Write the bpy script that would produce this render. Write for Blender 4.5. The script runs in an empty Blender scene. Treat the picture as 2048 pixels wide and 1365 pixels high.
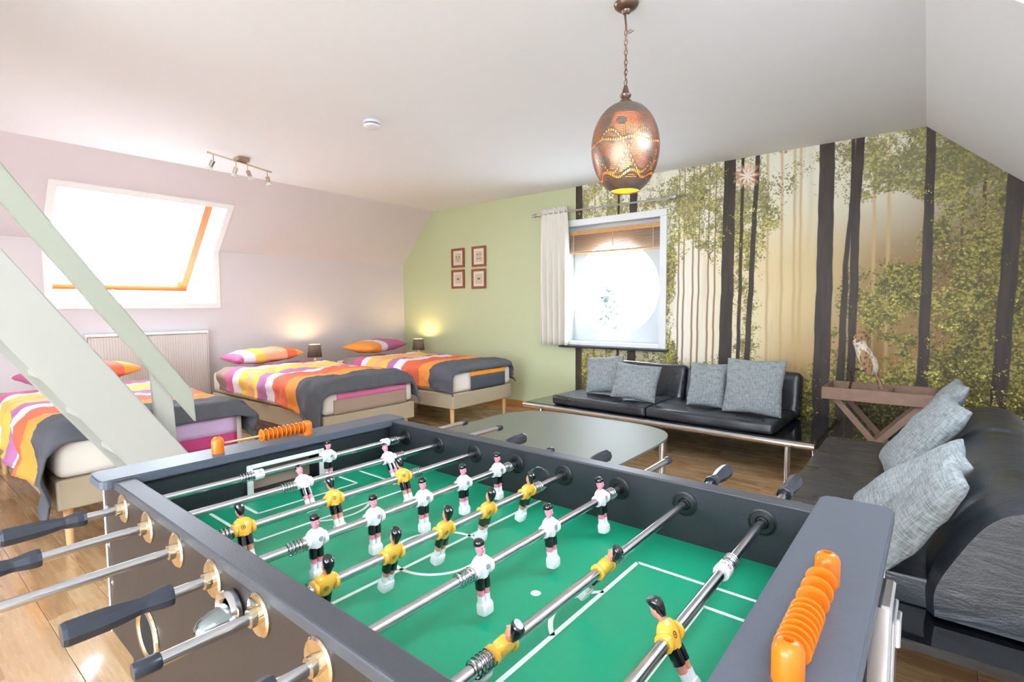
import bpy, bmesh, math, random
from mathutils import Vector, Matrix, noise
PI = math.pi
R = random.Random(7)
S = bpy.context.scene
C = S.collection

# ------------------------------------------------------------------ camera, world, exposure
def setup_camera():
    yaw, pit, roll = math.radians(-38.5366), math.radians(-3.7975), math.radians(-0.379)
    fw = Vector((math.sin(yaw) * math.cos(pit), math.cos(yaw) * math.cos(pit), math.sin(pit)))
    rt = Vector((math.cos(yaw), -math.sin(yaw), 0))
    up = rt.cross(fw)
    r2 = rt * math.cos(roll) + up * math.sin(roll)
    u2 = -rt * math.sin(roll) + up * math.cos(roll)
    cd = bpy.data.cameras.new('camera'); co = bpy.data.objects.new('camera', cd); C.objects.link(co)
    m = Matrix((r2, u2, -fw)).transposed().to_4x4(); m.translation = Vector((1.290, -0.362, 1.193))
    co.matrix_world = m
    cd.sensor_width = 36; cd.sensor_fit = 'HORIZONTAL'; cd.lens = 1041.73 / 2048 * 36
    cd.clip_start = 0.02; cd.clip_end = 300
    S.camera = co
setup_camera()
W = bpy.data.worlds.new('sky'); S.world = W; W.use_nodes = True
bg = W.node_tree.nodes['Background']
bg.inputs[0].default_value = (0.78, 0.885, 1.0, 1)
bg.inputs[1].default_value = 9.0
vs = S.view_settings
vs.view_transform = 'Standard'; vs.look = 'None'; vs.gamma = 1; vs.use_curve_mapping = False
vs.exposure = 1.2

def lin(c):
    return tuple(((v / 255) / 12.92 if v / 255 <= .04045 else ((v / 255 + .055) / 1.055) ** 2.4) for v in c)

def portal(name, center, xdir, ydir, sx, sy):
    """sampling portal in a window opening: guides the sky's light, emits nothing itself"""
    l = bpy.data.lights.new(name, 'AREA'); l.shape = 'RECTANGLE'; l.size = sx; l.size_y = sy
    l.cycles.is_portal = True
    o = bpy.data.objects.new(name, l); C.objects.link(o)
    x = Vector(xdir).normalized(); y = Vector(ydir).normalized(); z = x.cross(y)
    m = Matrix((x, y, z)).transposed().to_4x4(); m.translation = Vector(center)
    o.matrix_world = m
# portals face into the room: local -Z points inwards
portal('portal_skylight', (-4.86, 1.34, 1.82), (0, 1, 0), (.687, 0, .727), 1.24, 1.15)
portal('portal_round', (-1.307, 4.70, 1.371), (-1, 0, 0), (0, 0, 1), 1.0, 1.0)
for yc in (1.55, -1.4):  # the second opening is the added roof window behind the camera
    portal('portal_skylight', (1.90, yc, 2.22), (0, -1, 0), (-.74, 0, .673), 1.3, .75)
portal('portal_added_rear', (.2, -3.33, 1.1), (1, 0, 0), (0, 0, 1), 3.0, 2.0)  # opening of the added rear window

# ------------------------------------------------------------------ materials
MATS = {}
class NB:
    def __init__(s, name):
        s.m = bpy.data.materials.new(name); s.m.use_nodes = True
        s.t = s.m.node_tree; s.n = s.t.nodes; s.l = s.t.links
        s.bsdf = s.n['Principled BSDF']; s.out = s.n['Material Output']
    def node(s, t, **kw):
        n = s.n.new(t)
        for k, v in kw.items(): setattr(n, k, v)
        return n
    def inp(s, sock, v):
        if isinstance(v, bpy.types.NodeSocket): s.l.new(v, sock)
        elif v is not None: sock.default_value = v
    def coord(s, w='Object'): return s.node('ShaderNodeTexCoord').outputs[w]
    def sep(s, v):
        n = s.node('ShaderNodeSeparateXYZ'); s.inp(n.inputs[0], v); return n.outputs
    def comb(s, x, y, z):
        n = s.node('ShaderNodeCombineXYZ')
        for i, v in enumerate((x, y, z)): s.inp(n.inputs[i], v)
        return n.outputs[0]
    def map(s, v, sc=(1, 1, 1), loc=(0, 0, 0), rot=(0, 0, 0)):
        n = s.node('ShaderNodeMapping'); s.inp(n.inputs[0], v)
        n.inputs[1].default_value = loc; n.inputs[2].default_value = rot; n.inputs[3].default_value = sc
        return n.outputs[0]
    def noise(s, v, scale, detail=3, rough=.5, dist=0):
        n = s.node('ShaderNodeTexNoise'); s.inp(n.inputs['Vector'], v)
        n.inputs['Scale'].default_value = scale; n.inputs['Detail'].default_value = detail
        n.inputs['Roughness'].default_value = rough; n.inputs['Distortion'].default_value = dist
        return n.outputs
    def vor(s, v, scale, feature='F1', rnd=1):
        n = s.node('ShaderNodeTexVoronoi', feature=feature); s.inp(n.inputs['Vector'], v)
        n.inputs['Scale'].default_value = scale; n.inputs['Randomness'].default_value = rnd
        return n.outputs
    def math(s, op, a, b=None, c=None, clamp=False):
        n = s.node('ShaderNodeMath', operation=op, use_clamp=clamp)
        for i, v in enumerate((a, b, c)): s.inp(n.inputs[i], v)
        return n.outputs[0]
    def rng(s, v, a, b, c=0., d=1., smooth=True):
        n = s.node('ShaderNodeMapRange', interpolation_type='SMOOTHSTEP' if smooth else 'LINEAR')
        s.inp(n.inputs[0], v)
        for i, q in enumerate((a, b, c, d)): s.inp(n.inputs[i + 1], q)
        return n.outputs[0]
    def mix(s, f, a, b, blend='MIX'):
        n = s.node('ShaderNodeMix', data_type='RGBA', blend_type=blend)
        s.inp(n.inputs[0], f)
        s.inp(n.inputs[6], a if not isinstance(a, tuple) else (*a[:3], 1))
        s.inp(n.inputs[7], b if not isinstance(b, tuple) else (*b[:3], 1))
        return n.outputs[2]
    def ramp(s, v, stops, interp='LINEAR'):
        n = s.node('ShaderNodeValToRGB'); s.inp(n.inputs[0], v)
        r = n.color_ramp; r.interpolation = interp
        while len(r.elements) > 1: r.elements.remove(r.elements[-1])
        r.elements[0].position = stops[0][0]; r.elements[0].color = (*stops[0][1], 1)
        for p, c in stops[1:]:
            e = r.elements.new(p); e.color = (*c, 1)
        return n.outputs[0]
    def bump(s, h, strength=.3, dist=.01):
        n = s.node('ShaderNodeBump'); s.inp(n.inputs['Height'], h)
        n.inputs['Strength'].default_value = strength; n.inputs['Distance'].default_value = dist
        s.l.new(n.outputs[0], s.bsdf.inputs['Normal'])
    def set(s, **kw):
        for k, v in kw.items():
            k = k.replace('_', ' ')
            if k == 'Base Color' and isinstance(v, tuple): v = (*v[:3], 1)
            s.inp(s.bsdf.inputs[k], v)
        return s
def simple(name, col, rough=.5, metal=0., var=.06, vscale=6., bump=0., bscale=60., coat=0., **kw):
    if name in MATS: return MATS[name]
    b = NB(name); c = lin(col)
    co = b.coord()
    nz = b.noise(co, vscale, 4)[0]
    b.set(Base_Color=b.mix(nz, tuple(v * (1 - var) for v in c), tuple(min(1, v * (1 + var)) for v in c)),
          Roughness=rough, Metallic=metal, Coat_Weight=coat, **kw)
    if bump: b.bump(b.noise(co, bscale, 5)[0], bump, .004)
    MATS[name] = b.m
    return b.m
def emitter(name, col, strength):
    b = NB(name); b.set(Base_Color=lin(col), Emission_Color=(*lin(col), 1), Emission_Strength=strength); MATS[name] = b.m; return b.m

m_ceil = simple('ceiling_paint', (240, 241, 243), .8, var=.01, bump=.05, bscale=120)
m_lav = simple('pale_wall_paint', (222, 214, 216), .8, var=.01, bump=.05, bscale=120)
m_green = simple('green_wall_paint', (203, 209, 166), .75, var=.015, bump=.06, bscale=140)
m_white = simple('white_paint', (240, 240, 238), .4, var=.01)
m_reveal = simple('reveal_paint', (246, 246, 246), .6, var=.005)
m_chrome = simple('chrome', (215, 215, 218), .12, 1., var=.03)
m_steel = simple('worn_steel', (200, 202, 206), .2, 1., var=.08, vscale=40)
m_brass = simple('polished_nickel', (222, 208, 182), .1, 1., var=.04)
m_blackp = simple('black_plastic', (44, 50, 60), .28, var=.1, bump=.05, bscale=300)
m_greyp = simple('grey_plastic', (110, 114, 122), .25, var=.06)
m_lam = simple('charcoal_laminate', (66, 68, 74), .42, var=.10, vscale=180, bump=.12, bscale=500)
m_board = simple('slate_grey_board', (86, 92, 104), .38, var=.10, vscale=200, bump=.12, bscale=500)
m_side = simple('dark_side_panel', (40, 34, 32), .45, var=.12, vscale=220, bump=.15, bscale=420)
m_inner = simple('dark_inner_wall', (33, 37, 42), .5, var=.12, vscale=220, bump=.12, bscale=420)
m_field = simple('green_playfield', (16, 150, 112), .38, var=.05, vscale=90, bump=.05, bscale=400)
m_line = simple('white_field_line', (225, 236, 232), .4, var=.02)
m_orange = simple('orange_plastic', (222, 116, 16), .32, var=.04)
m_mwhite = simple('white_figure_plastic', (235, 235, 236), .22, var=.02, coat=.3)
m_myel = simple('yellow_figure_plastic', (245, 186, 66), .22, var=.04, coat=.3)
m_mpink = simple('pink_skin_plastic', (226, 142, 158), .28, var=.05)
m_mtan = simple('tan_skin_plastic', (206, 142, 120), .28, var=.05)
m_mblack = simple('black_figure_plastic', (22, 24, 26), .16, var=.1, coat=.4)
m_mark = simple('dark_print', (30, 32, 34), .5, var=.05)
m_stair = simple('cream_painted_wood', (178, 178, 168), .5, var=.025, vscale=3, bump=.05, bscale=30)
m_rail = simple('pale_green_wood', (166, 170, 154), .45, var=.05, vscale=4, bump=.06, bscale=20)
m_beech = simple('beech_wood', (222, 172, 120), .4, var=.08, vscale=14)
m_taupe = simple('taupe_leatherette', (176, 160, 134), .42, var=.04, bump=.1, bscale=200)
m_mattress = simple('mattress_ticking', (226, 218, 206), .8, var=.03, bump=.15, bscale=90)
m_brownwood = simple('brown_wood_box', (128, 66, 22), .4, var=.2, vscale=8)
m_base = simple('oak_baseboard', (196, 128, 72), .4, var=.1, vscale=9)
m_sash = simple('pine_sash', (168, 84, 8), .35, var=.08, vscale=7)
m_rad = simple('radiator_enamel', (226, 217, 211), .35, var=.01)
m_curtain = simple('cream_curtain_cloth', (240, 234, 222), .85, var=.03, bump=.15, bscale=300)
m_lining = simple('tan_curtain_stripe', (196, 170, 146), .85, var=.04)
m_blind = simple('bamboo_slat', (214, 160, 104), .45, var=.14, vscale=30)
m_dsill = simple('dark_stone_sill', (52, 54, 60), .2, var=.1, vscale=30)
m_glossblack = simple('gloss_black_panel', (16, 18, 22), .07, var=.15, vscale=20, coat=.4)
m_oldwood = simple('weathered_wood', (158, 128, 110), .7, var=.22, vscale=22, bump=.35, bscale=50)
m_frame = simple('red_brown_frame_wood', (150, 82, 40), .35, var=.12, vscale=20)
m_mat_ = simple('picture_mount', (232, 222, 206), .8, var=.02)
m_copper = simple('aged_bronze', (128, 108, 96), .3, .85, var=.2, vscale=14, bump=.1, bscale=60)
m_nickel = simple('brushed_nickel', (188, 172, 152), .3, 1., var=.05)
m_smoke = simple('smoke_alarm_plastic', (232, 232, 236), .4, var=.01)
m_leaf = simple('outdoor_leaf', (112, 118, 116), .7, var=.25)
m_house = simple('outdoor_render', (96, 108, 120), .7, var=.1)

def wood_floor():
    b = NB('laminate_floor'); co = b.coord('Object')
    inf = b.node('ShaderNodeObjectInfo').outputs['Random']
    off = b.math('MULTIPLY', inf, 37.)
    x, y, z = b.sep(co)
    strip = b.math('FLOOR', b.math('MULTIPLY', y, 1 / .0633))
    xs = b.math('ADD', x, b.math('MULTIPLY', b.math('SINE', b.math('ADD', b.math('MULTIPLY', strip, 12.9), off)), .37))
    cell = b.math('FLOOR', b.math('MULTIPLY', xs, 2.6))
    wn = b.node('ShaderNodeTexWhiteNoise', noise_dimensions='3D'); b.inp(wn.inputs[0], b.comb(cell, strip, off))
    gv = b.comb(b.math('ADD', b.math('MULTIPLY', x, 2.), off), b.math('MULTIPLY', y, 34.), 0.)
    g = b.noise(gv, 1.6, 6, .6, .4)[0]
    t = b.math('ADD', b.math('MULTIPLY', wn.outputs[0], .6), b.math('MULTIPLY', g, .45))
    col = b.ramp(t, [(.1, lin((168, 124, 82))), (.5, lin((196, 156, 110))), (.95, lin((216, 184, 142)))])
    b.set(Base_Color=col, Roughness=b.rng(g, .2, .8, .22, .32), Coat_Weight=.7, Coat_Roughness=.10)
    b.bump(g, .04, .002)
    return b.m
m_floor = wood_floor()
def leather(name, col):
    b = NB(name); co = b.coord()
    n1 = b.noise(co, 3.2, 3, .5, .6)[0]; n2 = b.vor(co, 170)[0]
    wr = b.noise(b.map(co, (3, 22, 9)), 1.2, 4, .6, .8)[0]
    c = lin(col)
    b.set(Base_Color=b.mix(n1, tuple(v * .75 for v in c), tuple(v * 1.35 for v in c)), Roughness=b.rng(n1, .3, .7, .24, .40), Specular_IOR_Level=.8)
    h = b.math('ADD', b.math('MULTIPLY', wr, 1.), b.math('MULTIPLY', n2, .06))
    b.bump(h, .2, .02)
    return b.m
m_leather = leather('black_leather', (38, 42, 49))
def weave(name, c1, c2, sc=150):
    b = NB(name); co = b.coord()
    a = b.noise(b.map(co, (sc * .12, sc * 2.2, sc * .12)), 1., 3)[0]
    d = b.noise(b.map(co, (sc * 1.6, sc * .2, sc * .5)), 1., 3)[0]
    t = b.math('ADD', b.math('MULTIPLY', a, .5), b.math('MULTIPLY', d, .5))
    b.set(Base_Color=b.ramp(t, [(.34, lin(c1)), (.62, lin(c2))]), Roughness=.9)
    b.bump(t, .5, .004)
    return b.m
m_cush = weave('grey_woven_fabric', (102, 108, 110), (168, 175, 176))
m_shade = weave('taupe_shade_linen', (112, 92, 80), (142, 120, 106), 90)

CHAR, ORG, RED, WHI, PUR, YEL, PEA, MAG, BRN = [lin(c) for c in ((62, 64, 72), (250, 150, 28), (232, 96, 48), (243, 228, 236), (186, 108, 164), (250, 198, 70), (246, 172, 128), (206, 92, 140), (152, 124, 106))]
def stripes(name, axis, x0, x1, stops, wav=.02):
    b = NB(name); co = b.coord()
    x = b.sep(co)[axis]
    n = b.noise(co, 2.2, 2)[0]
    x = b.math('ADD', x, b.math('MULTIPLY', b.math('SUBTRACT', n, .5), wav))
    t = b.rng(x, x0, x1, 0., 1., False)
    fine = b.noise(b.map(co, (90, 90, 90)), 3., 3)[0]
    c = b.ramp(t, stops, 'CONSTANT')
    c = b.mix(b.math('MULTIPLY', fine, .22), c, b.mix(.5, c, (.9, .86, .84)))
    b.set(Base_Color=c, Roughness=.85)
    b.bump(b.noise(co, 260, 2)[0], .12, .002)
    return b.m
# 0 = foot .. 1 = head
STR = [((d + .14) / 1.94 if d else 0, c) for d, c in ((0, CHAR), (.30, ORG), (.46, RED), (.70, WHI), (.82, PUR), (.95, YEL), (1.08, PEA), (1.17, YEL), (1.30, WHI), (1.42, MAG), (1.56, BRN))]
m_duvet = stripes('striped_duvet_cotton', 0, 1.14, -.80, STR)
m_pillow = stripes('striped_pillow_cotton', 0, -.36, .36, [(0, MAG), (.12, WHI), (.28, YEL), (.42, PEA), (.72, RED), (.86, ORG)])
m_pillow3 = stripes('striped_pillow_rose', 0, -.36, .36, [(0, ORG), (.3, WHI), (.45, PUR), (.6, MAG), (.85, BRN)])
m_pillow1 = stripes('striped_pillow_red', 0, -.36, .36, [(0, MAG), (.1, RED), (.4, PEA), (.55, RED), (.8, ORG)])

def mural():
    b = NB('forest_mural_print'); co = b.coord()
    x, _, z = b.sep(co)
    n_big = b.noise(co, 1.3, 3)[0]
    xw = b.math('ADD', x, b.math('MULTIPLY', b.math('SUBTRACT', n_big, .5), .35))
    t = b.rng(xw, -1.72, 1.98, 0., 1., False)
    base = b.ramp(t, [(.0, lin((186, 176, 120))), (.2, lin((226, 214, 168))), (.31, lin((252, 249, 236))), (.42, lin((246, 236, 204))), (.52, lin((238, 216, 170))), (.62, lin((222, 198, 146))), (.71, lin((168, 138, 90))), (.82, lin((136, 108, 62))), (1., lin((104, 92, 46)))])
    base = b.mix(b.math('MULTIPLY', b.rng(z, 1.45, 2.3), b.rng(x, 1.9, .9)), base, lin((246, 244, 226)))
    base = b.mix(b.math('MULTIPLY', b.rng(z, 1.25, .6), b.math('MULTIPLY', b.rng(x, .1, .45), .65)), base, lin((186, 142, 88)))
    base = b.mix(b.rng(z, .75, .2), base, lin((92, 84, 34)))
    hz = b.noise(b.map(co, (9, 1, .7)), 1., 3)[0]
    base = b.mix(b.math('MULTIPLY', b.rng(hz, .50, .72), .22), base, lin((176, 138, 84)))
    wob = b.math('MULTIPLY', b.math('SUBTRACT', b.noise(b.comb(0., 0., z), 2.6, 2)[0], .5), .035)
    def trunk(c, pts, col, soft=.004, zlo=None):
        """pts: (x, z, width) going down; a printed trunk"""
        zs = [p[1] for p in pts]
        (xa, za, wa), (xb, zb, wb) = pts[0], pts[-1]
        if len(pts) == 3:
            xm, zm, wm = pts[1]
            lo = b.rng(z, zb, zm, xb, xm, False); hi = b.rng(z, zm, za, 0., xa - xm, False)
            xc = b.math('ADD', lo, hi)
        else: xc = b.rng(z, zb, za, xb, xa, False)
        wd = b.rng(z, zb, za, wb / 2, wa / 2, False)
        d = b.math('ABSOLUTE', b.math('SUBTRACT', b.math('SUBTRACT', x, xc), wob))
        mk = b.rng(b.math('SUBTRACT', d, wd), soft, -soft)
        if zlo is not None: mk = b.math('MULTIPLY', mk, b.rng(z, zlo - .12, zlo + .12))
        return b.mix(mk, c, col)
    thin = lin((168, 128, 98)); haze = lin((208, 176, 124))
    c = base
    for xx in (.31, .405, .45, .95, 1.04, .20): c = trunk(c, [(xx - .01, 2.4, .014), (xx + .015, .6, .02)], haze, .014)
    for xx in (-1.48, -1.33, -.575, -.525, -.44, -.385, -.298, -.24): c = trunk(c, [(xx + .006, 2.4, .010), (xx, .6, .019)], thin, .004)
    c = trunk(c, [(1.571, 2.2, .018), (1.568, .6, .024)], lin((92, 72, 42)))
    c = trunk(c, [(1.457, 2.0, .013), (1.477, .7, .018)], lin((98, 78, 46)))
    # foliage density
    def blob(cx, cz, rx, rz, a):
        dx = b.math('DIVIDE', b.math('SUBTRACT', x, cx), rx); dz = b.math('DIVIDE', b.math('SUBTRACT', z, cz), rz)
        d = b.math('ADD', b.math('MULTIPLY', dx, dx), b.math('MULTIPLY', dz, dz))
        return b.math('MULTIPLY', b.rng(d, 1., 0.), a)
    den = b.math('ADD', b.math('MULTIPLY', b.rng(z, .95, .45), .22), b.math('MULTIPLY', b.rng(z, 1.75, 2.35), .10))
    for q in ((1.62, 1.2, .75, 1.6, .22), (.09, 1.55, .34, 1.0, .17), (-.75, 1.75, .75, .8, .12), (-.25, 2.1, .5, .6, .10), (.95, 1.30, .33, .33, .18), (1.05, 2.2, .5, .4, .14), (.80, .95, .3, .5, .12),
              (.40, 1.25, .36, .80, -.30), (-.42, 1.15, .34, .62, -.34), (1.02, 1.75, .34, .34, -.16), (-.64, 1.1, .09, .9, .28), (-1.45, 2.0, .5, .8, .10)):
        den = b.math('ADD', den, blob(*q))
    wrp = b.node('ShaderNodeVectorMath', operation='SCALE'); b.inp(wrp.inputs[0], b.noise(co, 30., 3)[1]); wrp.inputs['Scale'].default_value = .035
    add = b.node('ShaderNodeVectorMath', operation='ADD'); b.inp(add.inputs[0], co); b.inp(add.inputs[1], wrp.outputs[0])
    cov = add.outputs[0]
    f1 = b.noise(cov, 5.6, 12, .76, .3)[0]
    v1 = b.vor(cov, 62.)
    v1b = b.vor(cov, 36.)
    leafshape = b.math('MULTIPLY', b.math('SUBTRACT', .42, v1[0]), .20)
    msk = b.rng(b.math('ADD', b.math('ADD', f1, den), leafshape), .585, .65)
    dark = lin((62, 66, 32)); mid = lin((126, 120, 48)); lite = lin((206, 192, 98))
    tone = b.noise(co, 3.2, 6, .68)[0]
    pick = b.math('ADD', b.math('MULTIPLY', b.sep(v1[1])[0], .42), b.math('MULTIPLY', tone, .95))
    pick = b.math('ADD', pick, b.math('MULTIPLY', b.math('SUBTRACT', .35, v1[0]), .35))
    pick = b.math('SUBTRACT', pick, b.math('MULTIPLY', b.rng(z, .55, .05), .25))
    leaf = b.ramp(pick, [(.34, dark), (.62, mid), (.86, lite), (1., lin((232, 218, 134)))])
    leaf = b.mix(b.math('MULTIPLY', b.rng(z, 1.5, 2.4), .25), leaf, lin((216, 210, 160)))
    big = b.rng(b.noise(co, 1.7, 3)[0], .35, .65, .74, 1.06)
    leaf = b.mix(1., leaf, b.comb(b.math('MULTIPLY', big, b.rng(x, .7, 1.3, 1., .78)), b.math('MULTIPLY', big, b.rng(x, .7, 1.3, 1., .76)), b.math('MULTIPLY', big, b.rng(x, .7, 1.3, 1., .70))), 'MULTIPLY')
    c = b.mix(b.math('MULTIPLY', msk, .92), c, leaf)
    # large dark trunks in front of the haze
    tr = lin((56, 47, 42))
    for pts in ([(-1.664, 2.47, .082), (-1.674, .2, .09)], [(-1.037, 2.4, .081), (-1.05, .2, .094)], [(-1.2, 2.4, .026), (-1.199, .3, .03)],
                [(-.116, 2.47, .098), (-.135, .2, .118)], [(.112, 2.47, .036), (.087, 1.8, .044), (.045, .3, .05)], [(-.009, 2.45, .025), (-.02, .6, .034)],
                [(.624, 2.48, .105), (.634, .2, .124)], [(.845, 2.48, .058), (.827, 1.92, .05), (.836, .6, .056)], [(.80, 2.0, .026), (.772, 1.5, .04), (.765, .3, .064)],
                [(1.269, 2.47, .052), (1.274, 1.7, .062), (1.284, .2, .074)], [(1.728, 2.1, .09), (1.707, 1.2, .086), (1.697, .1, .084)]):
        c = trunk(c, pts, b.mix(b.rng(b.noise(b.map(co, (30, 1, 3)), 1., 4)[0], .3, .7), tr, lin((74, 60, 50))))
    # bright leaves in front of the trunks
    f2 = b.noise(b.map(co, (1, 1, 1.1), (3.1, 0, 7.7)), 7., 9, .72, .3)[0]
    v2 = b.vor(b.map(cov, (1, 1, 1), (5, 0, 2)), 58.)
    m2 = b.rng(b.math('ADD', b.math('ADD', f2, b.math('MULTIPLY', den, .55)), b.math('MULTIPLY', b.math('SUBTRACT', .5, v2[0]), .25)), .74, .80)
    leaf2 = b.ramp(b.sep(v2[1])[1], [(.1, lin((96, 98, 40))), (.5, lin((170, 160, 66))), (.9, lin((230, 216, 124)))])
    c = b.mix(m2, c, leaf2)
    # printed sun star
    dx = b.math('SUBTRACT', x, .027); dz = b.math('SUBTRACT', z, 2.311)
    r = b.math('SQRT', b.math('ADD', b.math('MULTIPLY', dx, dx), b.math('MULTIPLY', dz, dz)))
    an = b.math('ARCTAN2', dz, dx)
    ray = b.math('ADD', .055, b.math('MULTIPLY', b.math('COSINE', b.math('MULTIPLY', an, 9.)), .025))
    c = b.mix(b.math('MULTIPLY', b.rng(b.math('SUBTRACT', r, ray), .06, -.01), .6), c, lin((244, 176, 136)))
    c = b.mix(b.rng(b.math('SUBTRACT', r, ray), .012, -.03), c, lin((255, 244, 234)))
    c = b.mix(1., c, (.97, .96, .93), 'MULTIPLY')
    b.set(Base_Color=c, Roughness=.55)
    return b.m
m_mural = mural()

# ------------------------------------------------------------------ mesh helpers
def mesh_obj(name, verts, faces, mat, parent=None, smooth=False, mats=None, fm=None, autos=False):
    me = bpy.data.meshes.new(name); me.from_pydata([tuple(v) for v in verts], [], faces); me.update()
    for m in (mats or [mat]): me.materials.append(m)
    if fm: me.polygons.foreach_set('material_index', fm)
    if smooth: me.polygons.foreach_set('use_smooth', [True] * len(me.polygons))
    o = bpy.data.objects.new(name, me); C.objects.link(o)
    if parent: o.parent = parent
    if smooth and autos:
        bm = bmesh.new(); bm.from_mesh(me)
        for e in bm.edges:
            if len(e.link_faces) == 2 and e.calc_face_angle(0) > .6: e.smooth = False
        bm.to_mesh(me); bm.free()
    return o
class G:
    """geometry collector -> ONE mesh object"""
    def __init__(s): s.v = []; s.f = []; s.m = []; s.cur = 0
    def add(s, v, f):
        n = len(s.v); s.v += [Vector(p) for p in v]; s.f += [tuple(i + n for i in q) for q in f]; s.m += [s.cur] * len(f); return s
    def box(s, x0, x1, y0, y1, z0, z1):
        v = [(x, y, z) for x in (x0, x1) for y in (y0, y1) for z in (z0, z1)]
        return s.add(v, [(0, 1, 3, 2), (4, 6, 7, 5), (0, 4, 5, 1), (2, 3, 7, 6), (0, 2, 6, 4), (1, 5, 7, 3)])
    def bbox(s, x0, x1, y0, y1, z0, z1, r=.005, seg=2):
        bm = bmesh.new(); bmesh.ops.create_cube(bm, size=1)
        for v in bm.verts: v.co = Vector(((x0 + x1) / 2 + v.co.x * (x1 - x0), (y0 + y1) / 2 + v.co.y * (y1 - y0), (z0 + z1) / 2 + v.co.z * (z1 - z0)))
        bmesh.ops.bevel(bm, geom=bm.edges[:], offset=r, segments=seg, profile=.5, affect='EDGES')
        bm.verts.index_update()
        s.add([v.co.copy() for v in bm.verts], [[v.index for v in f.verts] for f in bm.faces]); bm.free(); return s
    def lathe(s, prof, n=24, axis='Z', o=(0, 0, 0), cap=True):
        o = Vector(o); v = []; f = []
        for r, h in prof:
            for k in range(n):
                a = 2 * PI * k / n; c, q = r * math.cos(a), r * math.sin(a)
                p = {'Z': (c, q, h), 'Y': (q, h, c), 'X': (h, c, q)}[axis]
                v.append(o + Vector(p))
        for i in range(len(prof) - 1):
            for k in range(n):
                a, b = i * n + k, i * n + (k + 1) % n
                f.append((a, b, b + n, a + n))
        if cap:
            f.append(tuple(reversed(range(n)))); f.append(tuple((len(prof) - 1) * n + k for k in range(n)))
        return s.add(v, f)
    def tube(s, pts, r, n=8, closed=False):
        pts = [Vector(p) for p in pts]; m = len(pts); v = []; f = []
        rs = r if isinstance(r, (list, tuple)) else [r] * m
        t0 = (pts[1] - pts[0]).normalized(); u = t0.orthogonal().normalized()
        for i, p in enumerate(pts):
            if closed: t = (pts[(i + 1) % m] - pts[i - 1]).normalized()
            else: t = (pts[min(i + 1, m - 1)] - pts[max(i - 1, 0)]).normalized()
            u = (u - t * u.dot(t)).normalized(); w = t.cross(u)
            for k in range(n):
                a = 2 * PI * k / n; v.append(p + (u * math.cos(a) + w * math.sin(a)) * rs[i])
        for i in range(m if closed else m - 1):
            for k in range(n):
                a, b = i * n + k, i * n + (k + 1) % n; c, d = ((i + 1) % m) * n + k, ((i + 1) % m) * n + (k + 1) % n
                f.append((a, b, d, c))
        if not closed:
            f.append(tuple(reversed(range(n)))); f.append(tuple((m - 1) * n + k for k in range(n)))
        return s.add(v, f)
    def loft(s, rings, cap=True):
        n = len(rings[0]); v = [p for r in rings for p in r]; f = []
        for i in range(len(rings) - 1):
            for k in range(n):
                a, b = i * n + k, i * n + (k + 1) % n; f.append((a, b, b + n, a + n))
        if cap: f.append(tuple(reversed(range(n)))); f.append(tuple((len(rings) - 1) * n + k for k in range(n)))
        return s.add(v, f)
    def prism(s, poly, h0, h1, axis='Z'):
        n = len(poly); v = []
        for h in (h0, h1):
            for a, b in poly: v.append({'Z': (a, b, h), 'X': (h, a, b), 'Y': (a, h, b)}[axis])
        f = [(k, (k + 1) % n, n + (k + 1) % n, n + k) for k in range(n)] + [tuple(reversed(range(n))), tuple(range(n, 2 * n))]
        return s.add(v, f)
    def build(s, name, mat, parent=None, smooth=False, mats=None, autos=True):
        return mesh_obj(name, s.v, s.f, mat, parent, smooth, mats, s.m if mats else None, autos)
def ell(cx, cy, z, rx, ry, n=16, p=2.):
    out = []
    for k in range(n):
        a = 2 * PI * k / n; c, q = math.cos(a), math.sin(a)
        out.append((cx + rx * math.copysign(abs(c) ** (2 / p), c), cy + ry * math.copysign(abs(q) ** (2 / p), q), z))
    return out
def thing(name, label, cat, loc=(0, 0, 0), rot=(0, 0, 0), group=None):
    o = bpy.data.objects.new(name, None); C.objects.link(o); o.empty_display_size = .1
    o.location = loc; o.rotation_euler = rot
    return tag(o, label, cat, group)
def tag(o, label, cat, group=None):
    o['label'] = label; o['category'] = cat
    if group: o['group'] = group
    return o
def struct(o, label=None):
    o['kind'] = 'structure'
    if label: o['label'] = label
    return o
def plabel(o, label): o['label'] = label; return o

# ------------------------------------------------------------------ the room
XL, XR, YB, YF, ZC = -4.57, 1.97, 4.52, -3.2, 2.47
XS, ZS = -3.926, 1.79             # left slope meets ceiling / knee wall height
XS2 = 1.238                        # right slope meets ceiling
def quadwall(name, polys, mat, label):
    g = G()
    for p in polys: g.add(p, [tuple(range(len(p)))])
    return struct(g.build(name, mat), label)
fl = struct(G().box(XL - .2, XR + .2, YF - .2, YB + .2, -.06, -.012).build('floor', simple('floor_underlay', (120, 84, 52), .6)), 'light wood laminate floor')
pw, pl = .19, 1.285
pm = {}
row = 0; y = YF
while y < YB:
    x = XL - R.random() * pl
    while x < XR:
        a, b_ = max(x, XL), min(x + pl, XR)
        if b_ - a > .03:
            key = round(b_ - a, 3)
            if key not in pm:
                g = G().bbox(-key / 2 + .0006, key / 2 - .0006, -pw / 2 + .0006, pw / 2 - .0006, -.012, 0, .0012, 1)
                o = g.build('plank', m_floor, fl); pm[key] = o.data
            else:
                o = bpy.data.objects.new('plank', pm[key]); C.objects.link(o); o.parent = fl
            o.location = ((a + b_) / 2, y + pw / 2, 0)
        x += pl
    y += pw; row += 1
struct(G().box(XS - .02, XS2 + .02, YF, YB + .1, ZC, ZC + .1).build('ceiling', m_ceil), 'white flat ceiling')
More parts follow.
